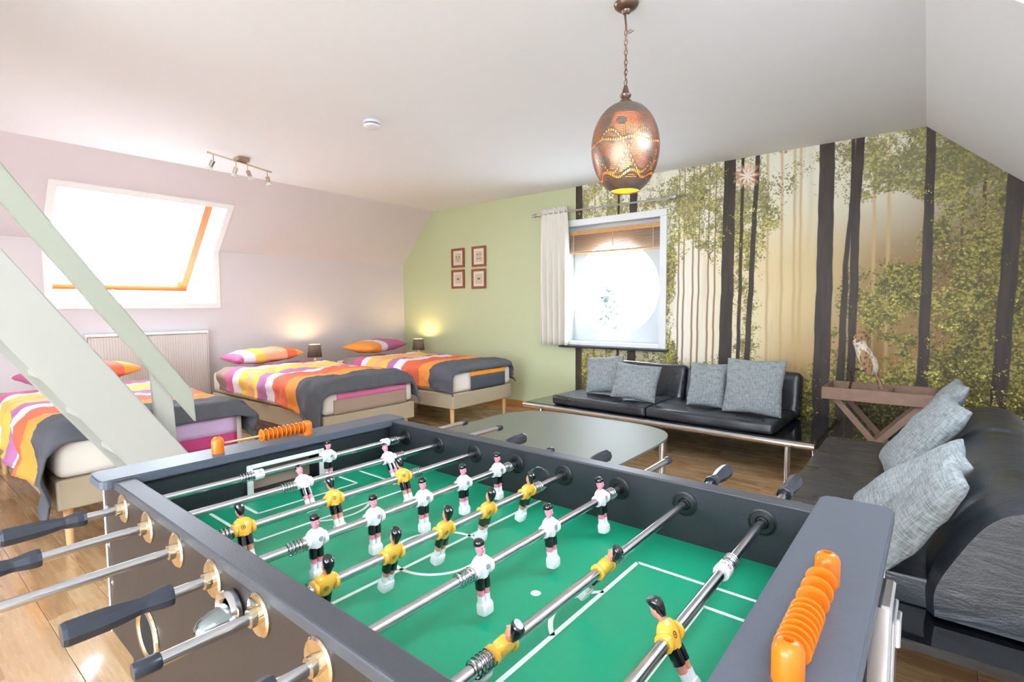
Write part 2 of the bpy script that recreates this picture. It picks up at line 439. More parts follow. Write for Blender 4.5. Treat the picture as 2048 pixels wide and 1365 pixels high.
# left knee wall + slope with skylight openings
def sl(zv): return XL + (zv - ZS) / (ZC - ZS) * (XS - XL)
oz0, oz1 = 1.25, 2.185
openL = [(.69, 1.99)]
kp, sp = [], []
ys = [YF] + [v for o_ in openL for v in o_] + [YB]
for i in range(len(ys) - 1):
    a, b_ = ys[i], ys[i + 1]
    if i % 2 == 0:
        kp.append([(XL, a, 0), (XL, b_, 0), (XL, b_, ZS), (XL, a, ZS)]); sp.append([(XL, a, ZS), (XL, b_, ZS), (XS, b_, ZC), (XS, a, ZC)])
    else:
        kp.append([(XL, a, 0), (XL, b_, 0), (XL, b_, oz0), (XL, a, oz0)]); sp.append([(sl(oz1), a, oz1), (sl(oz1), b_, oz1), (XS, b_, ZC), (XS, a, ZC)])
quadwall('wall_left', kp, m_lav, 'pale lilac knee wall behind the beds')
quadwall('wall_left_slope', sp, m_lav, 'pale lilac sloping wall under the roof with the skylight')
nx, nz = .727, -.687               # inward normal of the left slope
def skylight_left(y0, y1, n, lab):
    w = struct(thing('window_%d' % n, lab, 'window', (XL, (y0 + y1) / 2, oz0))); del w['category']
    L = Vector(w.location)
    d = .30
    pb = (XL - .70, 1.40); pt = (sl(oz1) - nx * d, oz1 - nz * d * .35)
    g = G()
    P = lambda x, y, z: Vector((x, y, z)) - L
    g.add([P(XL, y0, oz0), P(XL, y1, oz0), P(pb[0], y1, pb[1]), P(pb[0], y0, pb[1])], [(0, 1, 2, 3)])
    g.add([P(sl(oz1), y0, oz1), P(sl(oz1), y1, oz1), P(pt[0], y1, pt[1]), P(pt[0], y0, pt[1])], [(0, 1, 2, 3)])
    for y in (y0, y1):
        g.add([P(XL, y, oz0), P(XL, y, ZS), P(sl(oz1), y, oz1), P(pt[0], y, pt[1]), P(pb[0], y, pb[1])], [(0, 1, 2, 3, 4)])
    g.build('reveal', m_reveal, w)
    # casing boards round the opening, a little proud of the wall
    t, cw = .012, .055
    gc = G()
    gc.bbox(XL - L.x, XL + t - L.x, y0 - cw - L.y, y0 - L.y, oz0 - cw - L.z, ZS - L.z, .003, 1)
    gc.bbox(XL - L.x, XL + t - L.x, y1 - L.y, y1 + cw - L.y, oz0 - cw - L.z, ZS - L.z, .003, 1)
    gc.bbox(XL - L.x, XL + t - L.x, y0 - L.y, y1 - L.y, oz0 - cw - L.z, oz0 - L.z, .003, 1)
    ux, uz = .687, .727
    def sb(ya, yb, s0, s1):
        v = []
        for s_ in (s0, s1):
            for yy in (ya, yb):
                for q in (0, t): v.append(P(XL + ux * s_ + nx * q, yy, ZS + uz * s_ + nz * q))
        gc.add(v, [(0, 1, 3, 2), (4, 6, 7, 5), (0, 4, 5, 1), (2, 3, 7, 6), (0, 2, 6, 4), (1, 5, 7, 3)])
    st = (oz1 - ZS) / uz
    sb(y0 - cw, y0, 0, st + cw); sb(y1, y1 + cw, 0, st + cw); sb(y0, y1, st, st + cw)
    gc.build('casing', m_white, w)
    # pine sash in the roof plane
    o0 = Vector((XL - nx * .25, 0, ZS - nz * .25)); u = Vector((ux, 0, uz)); nn = Vector((nx, 0, nz))
    s0 = (1.416 - o0.z) / uz; s1 = (2.33 - o0.z) / uz
    def bar(name, ya, yb, sa, sb_, dn=.03, mat=m_sash):
        v = []
        for s_ in (sa, sb_):
            for yy in (ya, yb):
                for q in (-dn, dn): v.append(o0 + u * s_ + nn * q + Vector((0, yy, 0)) - L)
        g = G().add(v, [(0, 1, 3, 2), (4, 6, 7, 5), (0, 4, 5, 1), (2, 3, 7, 6), (0, 2, 6, 4), (1, 5, 7, 3)])
        return g.build(name, mat, w)
    bar('sash_stile', y1 - .10, y1 - .03, s0, s1, .045); bar('sash_stile', y0 - .045, y0 + .012, s0, s1, .045)
    bar('sash_rail', y0 + .012, y1 - .035, s0 + .005, s0 + .065, .045); bar('sash_rail', y0 + .035, y1 - .035, s1 - .03, s1)
    bar('pane', y0 + .005, y1 - .07, s0, s1, .004, glass)
    g = G(); hp = o0 + u * (s0) + nn * .05 + Vector((0, (y0 + y1) / 2 - .06, 0)) - L
    g.tube([hp + Vector((0, -.06, 0)), hp + Vector((0, .05, 0))], .009, 8); g.tube([hp - nn * .03, hp + nn * .01], .016, 10)
    g.build('latch_handle', m_white, w, True)
    return w
gb = NB('window_glass')
tr_ = gb.node('ShaderNodeBsdfTransparent'); gl = gb.node('ShaderNodeBsdfGlossy'); gl.inputs['Roughness'].default_value = .02
ms = gb.node('ShaderNodeMixShader'); ms.inputs[0].default_value = .05
gb.l.new(tr_.outputs[0], ms.inputs[1]); gb.l.new(gl.outputs[0], ms.inputs[2]); gb.l.new(ms.outputs[0], gb.out.inputs[0])
glass = gb.m
skylight_left(.69, 1.99, 1, 'bright roof window with orange pine sash above the radiator')
# right knee wall + slope with two skylights, the rear one unseen and added for daylight
sR = (ZC - ZS - .02) / (XR - XS2)
def slr(x): return ZC - (x - XS2) * sR
openR = [(-2.05, -.75), (.9, 2.2)]
kp, sp = [], []
ys = [YF] + [v for o_ in openR for v in o_] + [YB]
xa, xb = 1.44, 1.90
quadwall('wall_right', [[(XR, YF, 0), (XR, YB, 0), (XR, YB, slr(XR)), (XR, YF, slr(XR))]], m_ceil, 'white knee wall behind the leather sofa')
for i in range(len(ys) - 1):
    a, b_ = ys[i], ys[i + 1]
    if i % 2 == 0: sp.append([(XS2, a, ZC), (XS2, b_, ZC), (XR, b_, slr(XR)), (XR, a, slr(XR))])
    else:
        sp.append([(XS2, a, ZC), (XS2, b_, ZC), (xa, b_, slr(xa)), (xa, a, slr(xa))])
        sp.append([(xb, a, slr(xb)), (xb, b_, slr(xb)), (XR, b_, slr(XR)), (XR, a, slr(XR))])
quadwall('wall_right_slope', sp, m_ceil, 'white sloping wall above the leather sofa')
for n, (y0, y1) in zip((4, 5), openR):
    w = struct(thing('window_%d' % n, 'roof window in the white right-hand slope (the rear one is added for daylight)', 'window', (xa, (y0 + y1) / 2, slr(xa)))); del w['category']
    L = Vector(w.location); q = Vector((.673, 0, .74)) * .22
    c = [Vector((xa, y0, slr(xa))), Vector((xb, y0, slr(xb))), Vector((xb, y1, slr(xb))), Vector((xa, y1, slr(xa)))]
    g = G()
    for i in range(4): g.add([c[i] - L, c[(i + 1) % 4] - L, c[(i + 1) % 4] + q - L, c[i] + q - L], [(0, 1, 2, 3)])
    g.build('reveal', m_reveal, w)
    g = G()
    for i in range(4):
        a_, b2 = c[i] + q * .85 - L, c[(i + 1) % 4] + q * .85 - L
        g.tube([a_, b2], .03, 4)
    g.build('sash', m_sash, w)
    G().add([v + q * .9 - L for v in c], [(0, 1, 2, 3)]).build('pane', glass, w)
# rear wall with a wide unseen window added for daylight (behind the camera)
wy = YF; x0, x1, z0, z1 = -1.3, 1.7, .1, 2.0
quadwall('wall_rear', [[(XL, wy, 0), (x0, wy, 0), (x0, wy, ZC), (XS, wy, ZC), (XL, wy, ZS)], [(x1, wy, 0), (XR, wy, 0), (XR, wy, slr(XR)), (x1, wy, slr(x1))],
                       [(x0, wy, 0), (x1, wy, 0), (x1, wy, z0), (x0, wy, z0)], [(x0, wy, z1), (x1, wy, z1), (x1, wy, slr(x1)), (XS2, wy, ZC), (x0, wy, ZC)]], m_ceil, 'white rear wall with an added wide window')
w = struct(thing('window_6', 'unseen wide window added in the rear wall for daylight', 'window', (x0, wy, z0))); del w['category']
g = G()
for (a, b_) in ((0, 0.05), (1.0, 1.05), (1.97, 2.02), (2.95, 3.0)): g.box(a, b_, -.08, -.03, 0, 1.9)
g.box(0, 3, -.08, -.03, 0, .05); g.box(0, 3, -.08, -.03, 1.85, 1.9); g.build('frame', m_white, w)
for a in (.05, 1.05, 2.02): G().box(a, a + .93, -.06, -.055, .05, 1.85).build('pane', glass, w)
# back wall (green) with square window recess
fx0, fx1, fz0, fz1 = -1.80, -.752, .81, 2.05        # inner edges of the frame
gp = [(XL, YB, 0), (XL, YB, ZS), (XS, YB, ZC), (XS2, YB, ZC), (XR, YB, slr(XR)), (XR, YB, 0)]
quadwall('wall_back', [[(XL, YB, 0), (fx0, YB, 0), (fx0, YB, ZC), (XS, YB, ZC), (XL, YB, ZS)], [(fx1, YB, 0), (XR, YB, 0), (XR, YB, slr(XR)), (XS2, YB, ZC), (fx1, YB, ZC)],
                       [(fx0, YB, 0), (fx1, YB, 0), (fx1, YB, fz0), (fx0, YB, fz0)], [(fx0, YB, fz1), (fx1, YB, fz1), (fx1, YB, ZC), (fx0, YB, ZC)]], m_green, 'sage green gable wall')
# wallpaper mural: thin sheet on the wall, with a hole for the window frame
mt = .003; mx0 = -1.708
fo = .068                          # frame width
ho = (-1.868, fx1 + fo, fz0 - .04, fz1 + fo)
g = G(); Y0 = YB - mt
def mq(pts): g.add([(a, Y0, c_) for a, c_ in pts], [tuple(range(len(pts)))])
mq([(mx0, 0), (ho[1], 0), (ho[1], ho[2]), (mx0, ho[2])])
mq([(mx0, ho[3]), (ho[1], ho[3]), (ho[1], ZC), (mx0, ZC)])
mq([(ho[1], 0), (XR, 0), (XR, slr(XR)), (XS2, ZC), (ho[1], ZC)])
mu = tag(g.build('forest_mural', m_mural), 'misty forest photo mural with dark trunks covering the gable wall', 'mural')
# round window
w3 = struct(thing('window_3', 'round window in a square white frame with wooden blind', 'window', (-1.307, YB, .77))); del w3['category']
L = Vector(w3.location)
g = G()
def fb(a, b_, c_, d_, y0=-.022, y1=.0): g.bbox(a - L.x, b_ - L.x, y0, y1, c_ - L.z, d_ - L.z, .004, 2)
fb(fx0 - fo, fx1 + fo, fz1, fz1 + fo); fb(fx0 - fo, fx0, fz0 - .04, fz1); fb(fx1, fx1 + fo, fz0 - .04, fz1); fb(fx0, fx1, fz0 - .04, fz0)
g.build('frame', m_white, w3)
dp = .12; g = G()
c4 = [(fx0, fz0), (fx1, fz0), (fx1, fz1), (fx0, fz1)]
for i in range(4):
    (a, c_), (b_, d_) = c4[i], c4[(i + 1) % 4]
    g.add([(a - L.x, 0, c_ - L.z), (b_ - L.x, 0, d_ - L.z), (b_ - L.x, dp, d_ - L.z), (a - L.x, dp, c_ - L.z)], [(0, 1, 2, 3)])
m_panel = simple('grey_white_panel', (206, 210, 212), .5, var=.01)
g.build('jamb', m_panel, w3)
# panel with round hole
cx, cz, cr = -1.307 - L.x, 1.371 - L.z, .497
NN = 96; g = G(); vin, vout = [], []
ax0, ax1, az0, az1 = fx0 - L.x - .02, fx1 - L.x + .06, fz0 - L.z, fz1 - L.z
for k in range(NN):
    a = 2 * PI * k / NN; c_, s_ = math.cos(a), math.sin(a)
    vin.append((cx + cr * c_, dp, cz + cr * s_))
    tt = min((ax1 - cx) / c_ if c_ > 1e-6 else ((ax0 - cx) / c_ if c_ < -1e-6 else 9), (az1 - cz) / s_ if s_ > 1e-6 else ((az0 - cz) / s_ if s_ < -1e-6 else 9))
    vout.append((cx + max(tt, cr + .001) * c_, dp, cz + max(tt, cr + .001) * s_))
for (qx, qz) in ((ax0, az0), (ax1, az0), (ax1, az1), (ax0, az1)):
    near_ = sorted(range(NN), key=lambda k: (vout[k][0] - qx) ** 2 + (vout[k][2] - qz) ** 2)[:2]
    g.add([vout[near_[0]], vout[near_[1]], (qx, dp, qz)], [(0, 1, 2)])
for k in range(NN):
    q = (k + 1) % NN
    g.add([vin[k], vin[q], vout[q], vout[k]], [(0, 1, 2, 3)])
    b1, b2 = (vin[k][0], dp + .12, vin[k][2]), (vin[q][0], dp + .12, vin[q][2])
    g.add([vin[k], vin[q], b2, b1], [(0, 1, 2, 3)])
g.build('round_panel', m_panel, w3)
g = G(); g.tube([(cx + (cr - .008) * math.cos(2 * PI * k / 96), dp + .07, cz + (cr - .008) * math.sin(2 * PI * k / 96)) for k in range(96)], .016, 6, True)
g.build('round_sash', m_white, w3, True)
G().add([(cx + cr * math.cos(2 * PI * k / 48), dp + .07, cz + cr * math.sin(2 * PI * k / 48)) for k in range(48)], [tuple(range(48))]).build('pane', glass, w3)
G().bbox(fx0 - fo - .0 - L.x, fx1 + fo + .03 - L.x, -.10, .0, .745 - L.z, .768 - L.z, .004, 1).build('window_sill', m_dsill, w3)
# baseboards
struct(G().bbox(XL, mx0, YB - .014, YB, 0, .07, .003, 1).build('baseboard_back', m_base), 'low oak skirting along the green wall')
struct(G().bbox(XL, XL + .014, YF, YB, 0, .07, .003, 1).build('baseboard_left', m_base), 'low oak skirting along the left wall')
# blind
bl = thing('wooden_blind', 'honey coloured wooden slat blind raised above the round window', 'blind', (-1.28, 4.565, 1.76))
G().bbox(-.52, .52, -.02, .02, .195, .245, .003, 1).build('headrail', m_blind, bl)
g = G()
for k in range(13):
    g.box(-.515, .515, -.018, .018, .03 + k * .0125, .0325 + k * .0125)
o = g.build('slat_stack', m_blind, bl); o['kind'] = 'stuff'
G().bbox(-.515, .515, -.016, .016, .0, .018, .003, 1).build('bottom_rail', m_blind, bl)
g = G()
for xx in (-.47, 0, .44): G().box(xx - .004, xx + .004, -.021, -.019, 0, .2).build('ladder_tape', simple('blind_tape', (206, 178, 140), .8), bl)
G().tube([(-.495, -.025, .2), (-.497, -.03, -.1), (-.51, -.03, -.33)], .003, 6).build('pull_cord', m_beech, bl)
# curtain and rod
cu = thing('curtain', 'cream curtain with thin brown stripes hanging left of the round window', 'curtain', (-1.93, 4.42, .77))
v, f, fm = [], [], []
nu, nv = 96, 26
for j in range(nv + 1):
    t = j / nv; zz = t * 1.49
    for i in range(nu + 1):
        s_ = i / nu
        wd = .172 + .012 * math.sin(t * 3) + (.0 if t < .9 else -.01 * (t - .9) * 10)
        xx = -wd + 2 * wd * s_ + .02 * (1 - t) * (s_ - .3)
        yy = .032 * math.sin(s_ * PI * 10 + .5 * math.sin(t * 2.)) * (1 - .35 * t) + .008 * math.sin(s_ * 31 + t * 3)
        v.append((xx, yy, zz))
for j in range(nv):
    for i in range(nu):
        a = j * (nu + 1) + i; f.append((a, a + 1, a + nu + 2, a + nu + 1)); fm.append(1 if (i % 19) in (8, 9) else 0)
o = mesh_obj('cloth', v, f, None, cu, True, [m_curtain, m_lining], fm)
md = o.modifiers.new('thick', 'SOLIDIFY'); md.thickness = .003
g = G()
for xx in (-.12, -.05, .02, .09, .155): G().lathe([(.02, -.004), (.024, 0), (.02, .004)], 14, 'X', (xx, 0, 1.44), False).build('eyelet', m_steel, cu, True)
cr_ = thing('curtain_rod', 'thin steel curtain rod with ball ends above the round window', 'curtain rod', (-1.395, 4.42, 2.2))
G().tube([(-.80, 0, .005), (.80, 0, -.005)], .0095, 12).build('pole', m_steel, cr_, True)
for s_ in (-1, 1):
    G().lathe([(.004, -.03), (.016, -.026), (.010, -.012), (.012, -.006), (.021, .006), (.024, .018), (.019, .032), (.004, .038)], 16, 'X', (s_ * .80, 0, 0)).build('finial', m_steel, cr_, True)
for xx in (-.78, .74): G().tube([(xx, 0, 0), (xx, .05, 0), (xx, .10, 0)], .006, 8).build('bracket', m_steel, cr_, True)

# outdoors seen through the round window
def tree(loc, h, w, n, lab):
    t = thing('garden_tree', lab, 'tree', loc)
    G().tube([(0, 0, 0), (.05, 0, h * .5), (0, .02, h * .9)], [.09, .06, .02], 8).build('trunk', m_leaf, t)
    g = G(); rr = random.Random(n)
    for k in range(n):
        z = h * (.25 + .75 * rr.random()); s_ = w * (1.05 - z / h) + .1; a = rr.random() * 2 * PI; q = s_ * math.sqrt(rr.random())
        p = Vector((q * math.cos(a), q * math.sin(a), z)); u = Vector((rr.gauss(0, 1), rr.gauss(0, 1), rr.gauss(0, 1))).normalized() * .13; w_ = u.orthogonal() * .6
        g.add([p - u, p + w_, p + u, p - w_], [(0, 1, 2, 3)])
    o = g.build('foliage', m_leaf, t); o['kind'] = 'stuff'
tree((-7.4, 16, -2.2), 4.2, 1.0, 380, 'slender pale tree outside, left of centre in the round window')
tree((-4.6, 17, -1.6), 3.4, 1.0, 160, 'pale sparse tree outside, to the right in the round window')
hh = thing('garden_shed', 'low pale shed roof outside between the two trees', 'building', (-6.6, 18, -2.4))
G().box(-.8, .8, -.6, .6, 0, 2.3).build('wall', simple('shed_wall', (170, 174, 178), .8), hh)
G().prism([(-.75, 2.3), (.75, 2.3), (0, 2.75)], -.95, .95, 'X').build('roof', m_house, hh)
struct(G().box(-60, 60, -60, 60, -3.3, -3.1).build('ground', simple('outdoor_ground', (205, 206, 204), .9)), 'pale ground outside')

# ------------------------------------------------------------------ ceiling fixtures
pe = thing('pendant_lamp', 'perforated bronze egg-shaped pendant lamp on a chain', 'pendant lamp', (.245, 1.743, 1.69))
# shade 0 .. .37, bottom opening radius .062
prof = [(.062, 0), (.088, .022), (.112, .055), (.132, .10), (.143, .15), (.144, .20), (.136, .25), (.118, .295), (.094, .33), (.066, .354), (.04, .366), (.026, .37)]
def fine(prof, k=4):
    out = []
    for i in range(len(prof) - 1):
        p0 = prof[max(i - 1, 0)]; p1 = prof[i]; p2 = prof[i + 1]; p3 = prof[min(i + 2, len(prof) - 1)]
        for j in range(k):
            t = j / k
            out.append(tuple(.5 * (2 * p1[a] + (p2[a] - p0[a]) * t + (2 * p0[a] - 5 * p1[a] + 4 * p2[a] - p3[a]) * t * t + (3 * p1[a] - p0[a] - 3 * p2[a] + p3[a]) * t ** 3) for a in (0, 1)))
    return out + [prof[-1]]
def perforated(nm, ca, cb, me_):
    b = NB(nm); co = b.coord(); x, y, z = b.sep(co)
    an = b.math('ARCTAN2', y, x)
    u = b.math('MULTIPLY', an, 1 / (2 * PI))
    # fine dot field
    du = b.math('SUBTRACT', b.math('FRACT', b.math('MULTIPLY', u, 130.)), .5); dv = b.math('SUBTRACT', b.math('FRACT', b.math('MULTIPLY', z, 145.)), .5)
    dot = b.math('LESS_THAN', b.math('ADD', b.math('MULTIPLY', du, du), b.math('MULTIPLY', dv, dv)), .062)
    # interlaced arcs: |z - (c + a*sin)| bands
    def band(ph, amp, c0, fr, wd):
        zz = b.math('ADD', c0, b.math('MULTIPLY', b.math('SINE', b.math('ADD', b.math('MULTIPLY', an, fr), ph)), amp))
        return b.math('ABSOLUTE', b.math('SUBTRACT', z, zz)), wd
    bands = [band(0, .085, .14, 3, 0), band(PI, .085, .14, 3, 0), band(0, .006, .185, 6, 0), band(.5, .012, .05, 6, 0)]
    solid = None; line = None
    for d, _ in bands:
        s1 = b.math('LESS_THAN', d, .013); l1 = b.math('LESS_THAN', d, .0042)
        solid = s1 if solid is None else b.math('MAXIMUM', solid, s1); line = l1 if line is None else b.math('MAXIMUM', line, l1)
    # leaves of plain metal inside the fields
    lf = b.math('GREATER_THAN', b.vor(b.comb(b.math('MULTIPLY', u, 9.), 0., b.math('MULTIPLY', z, 13.)), 1., rnd=.6)[0], .34)
    zone = b.math('MULTIPLY', b.math('GREATER_THAN', z, .035), b.math('LESS_THAN', z, .30))
    fieldm = b.math('MULTIPLY', b.math('MULTIPLY', dot, lf), b.math('SUBTRACT', 1., solid))
    bu = b.math('SUBTRACT', b.math('FRACT', b.math('MULTIPLY', u, 84.)), .5)
    ldot = b.math('MULTIPLY', line, b.math('LESS_THAN', b.math('ABSOLUTE', bu), .27))
    hole = b.math('MULTIPLY', b.math('MAXIMUM', fieldm, ldot), zone)
    n = b.noise(co, 22, 4)[0]
    b.set(Base_Color=b.mix(n, lin(ca), lin(cb)), Metallic=me_, Roughness=b.rng(n, .3, .7, .3, .5))
    t = b.node('ShaderNodeBsdfTransparent'); mx = b.node('ShaderNodeMixShader')
    b.l.new(hole, mx.inputs[0]); b.l.new(b.bsdf.outputs[0], mx.inputs[1]); b.l.new(t.outputs[0], mx.inputs[2]); b.l.new(mx.outputs[0], b.out.inputs[0])
    return b.m
G().lathe(fine(prof), 72, 'Z', (0, 0, 0), False).build('shade', perforated('perforated_bronze', (104, 92, 84), (176, 160, 146), .85), pe, True, autos=False)
G().lathe([(max(.004, r - .003), h) for r, h in fine(prof)], 72, 'Z', (0, 0, 0), False).build('shade_lining', perforated('perforated_brass_lining', (200, 130, 46), (222, 160, 74), .0), pe, True, autos=False)
G().tube([(.062 * math.cos(2 * PI * k / 40), .062 * math.sin(2 * PI * k / 40), 0) for k in range(40)], .003, 6, True).build('rim', m_copper, pe, True)
G().lathe([(.03, .366), (.026, .378), (.014, .388), (.022, .396), (.024, .404), (.016, .414), (.012, .428), (.006, .445)], 20).build('finial', m_copper, pe, True)
g = G()
zz = .445; k = 0
while zz < .69:
    Rm = Matrix.Rotation(PI / 2 * (k % 2), 3, 'Z'); h_ = .026
    g.tube([Rm @ Vector((.007 * math.cos(2 * PI * i / 12), 0, h_ / 2 * math.sin(2 * PI * i / 12))) + Vector((0, 0, zz + h_ / 2)) for i in range(12)], .0019, 5, True)
    zz += .0205; k += 1
g.build('chain', m_copper, pe, True)
G().tube([(.003, .002, .44), (-.006, .003, .53), (.005, -.003, .62), (.0, 0, .705)], .0022, 6).build('cord', simple('cord_tan', (170, 140, 100), .6), pe)
G().tube([(0, 0, .66), (.02, 0, .668), (.035, 0, .660), (.012, 0, .655)], .002, 6).build('hook', m_copper, pe)
G().tube([(0, 0, .69), (-.006, 0, .74)], .0045, 8).build('stem', m_copper, pe)
G().lathe([(.008, .735), (.016, .742), (.02, .752), (.034, .757), (.048, .768), (.052, .779), (.046, .78)], 28).build('ceiling_rose', m_copper, pe, True)
bulb = G().lathe([(.004, .07), (.016, .078), (.024, .095), (.026, .11), (.02, .13), (.013, .145), (.013, .17), (.004, .175)], 16).build('bulb', emitter('warm_bulb', (255, 176, 70), 26.), pe, True)
l = bpy.data.lights.new('pendant_bulb_light', 'POINT'); l.energy = 2.0; l.color = (1, .6, .2); l.shadow_soft_size = .03
lo = bpy.data.objects.new('pendant_bulb_light', l); C.objects.link(lo); lo.location = (.245, 1.743, 1.90)
sm = thing('smoke_alarm', 'small white round smoke alarm on the ceiling', 'smoke alarm', (-1.746, 1.919, ZC))
G().lathe([(.056, 0), (.058, -.008), (.056, -.016), (.05, -.017)], 32).build('base', m_smoke, sm, True)
G().lathe([(.049, -.017), (.049, -.023)], 32).build('vent_gap', m_greyp, sm)
G().lathe([(.050, -.023), (.055, -.025), (.055, -.040), (.046, -.046), (.004, -.047)], 32).build('cover', m_smoke, sm, True)
sp_ = thing('spotlight_bar', 'slim nickel ceiling bar with four small spotlights', 'spotlight', (-3.32, 1.75, ZC))
d = Vector((-.217, .619, 0)).normalized(); L_ = .33
G().bbox(-.05, .05, -.05, .05, -.035, 0, .008, 2).build('ceiling_plate', m_nickel, sp_)
G().tube([-d * L_ + Vector((0, 0, -.042)), d * L_ + Vector((0, 0, -.042))], .007, 8).build('bar', m_nickel, sp_, True)
for s_, dr in ((-.28, (-.55, -.35)), (-.06, (-.35, -.2)), (.06, (.3, .3)), (.28, (.1, .15))):
    p = d * s_ + Vector((0, 0, -.045)); q = p + Vector((0, 0, -.05)); ax = Vector((dr[0] * .8, dr[1], -1)).normalized()
    sp1 = G().tube([p, q], .004, 6).tube([q, q + ax * .05], .017, 12).build('spotlight', m_nickel, sp_, True)
    G().tube([q + ax * .05, q + ax * .062, q + ax * .078], [.015, .021, .025], 12).build('bulb', simple('clear_bulb', (235, 235, 230), .15), sp1, True)

# ------------------------------------------------------------------ stair
st = thing('loft_stair', 'steep cream-painted wooden stair to the loft with pale handrail', 'stair', (-1.4, .9, 0))
ax, az = .5446, -.8387             # direction down the stair in (y, z)
def edge(y0_, z0_):                # line through a point along the pitch
    return lambda zq: y0_ + (zq - z0_) * ax / az
up_, lo_ = edge(.558, .539), edge(.324, .532)
def board(name, eu, el, zt, zb, xx0, xx1, mat, vert_end=None, smooth=False):
    poly = [(eu(zt) - .9, zt), (eu(zb) - .9, zb), (el(zb) - .9, zb), (el(zt) - .9, zt)] if vert_end is None else vert_end
    bm = bmesh.new(); vs_ = [bm.verts.new((xx0, a, b)) for a, b in poly]; fc = bm.faces.new(vs_)
    r = bmesh.ops.extrude_face_region(bm, geom=[fc]); bmesh.ops.translate(bm, vec=(xx1 - xx0, 0, 0), verts=[e for e in r['geom'] if isinstance(e, bmesh.types.BMVert)])
    bmesh.ops.recalc_face_normals(bm, faces=bm.faces[:]); bmesh.ops.bevel(bm, geom=bm.edges[:], offset=.004, segments=2, affect='EDGES')
    bm.verts.index_update(); g = G().add([v.co.copy() for v in bm.verts], [[v.index for v in f.verts] for f in bm.faces]); bm.free()
    return g.build(name, mat, st)
board('stringer', up_, lo_, 2.47, 0.0, -.032, 0, m_stair)
board('stringer', up_, lo_, 2.47, 0.0, -.48, -.448, m_stair)
k = 0
zt = .17
while zt < 2.4:
    yc = (up_(zt) + lo_(zt)) / 2 - .9
    G().bbox(-.448, -.032, yc - .085, yc + .085, zt - .03, zt, .004, 1).build('tread', m_stair, st)
    zt += .19
ru, rl = edge(.601, .812), edge(.433, .896)
board('handrail', None, None, 0, 0, -.034, -.004, m_rail, [(ru(2.4) - .9, 2.4), (.606 - .9, .805), (.614 - .9, rl(.0) * 0 + .805 - (.614 - rl(.805)) * az / ax * -1 if False else .655), (rl(2.4) - .9, 2.4)])
board('post', None, None, 0, 0, -.064, -.034, m_stair, [(.446 - .9, .92), (.53 - .9, .80), (.545 - .9, .45), (.462 - .9, .58)])
board('post', None, None, 0, 0, -.064, -.034, m_stair, [(-.60 - .9, 2.45), (-.52 - .9, 2.45), (-.52 - .9, 2.02), (-.60 - .9, 2.15)])

# ------------------------------------------------------------------ beds
def cushion(name, w, h, t, mat, parent=None, n=14, p=2.6, pinch=.06, seed=0, wr=.006):
    v, f = [], []
    for sgn in (1, -1):
        for j in range(n + 1):
            for i in range(n + 1):
                u = -1 + 2 * i / n; q = -1 + 2 * j / n
                # clustered towards the edges
                u_ = math.sin(u * PI / 2); q_ = math.sin(q * PI / 2)
                th = (max(0, 1 - abs(u_) ** p) * max(0, 1 - abs(q_) ** p)) ** .40
                k = 1 - pinch * (1 - abs(u_)) * abs(q_) ** 2; k2 = 1 - pinch * (1 - abs(q_)) * abs(u_) ** 2
                x, y, z = u_ * w / 2 * k2, q_ * h / 2 * k, sgn * (th * t / 2 + .002)
                d = noise.noise(Vector((x * 9 + seed * 3.1, y * 9, sgn + seed))) * wr * (0.3 + th) + noise.noise(Vector((x * 22 + seed, y * 22, sgn * 3))) * wr * .4
                v.append((x, y, z + d * (1 if th > 0 else 0)))
    N = n + 1
    for s_ in (0, 1):
        for j in range(n):
            for i in range(n):
                a = s_ * N * N + j * N + i; q = (a, a + 1, a + N + 1, a + N); f.append(q if s_ == 0 else tuple(reversed(q)))
    bd = [i for i in range(n)] + [n + j * N for j in range(n)] + [N * N - 1 - i for i in range(n)] + [(n - j) * N for j in range(n)]
    for k in range(len(bd)):
        a, b_ = bd[k], bd[(k + 1) % len(bd)]; f.append((a, a + N * N, b_ + N * N, b_))
    o = mesh_obj(name, v, f, mat, parent, True)
    return o
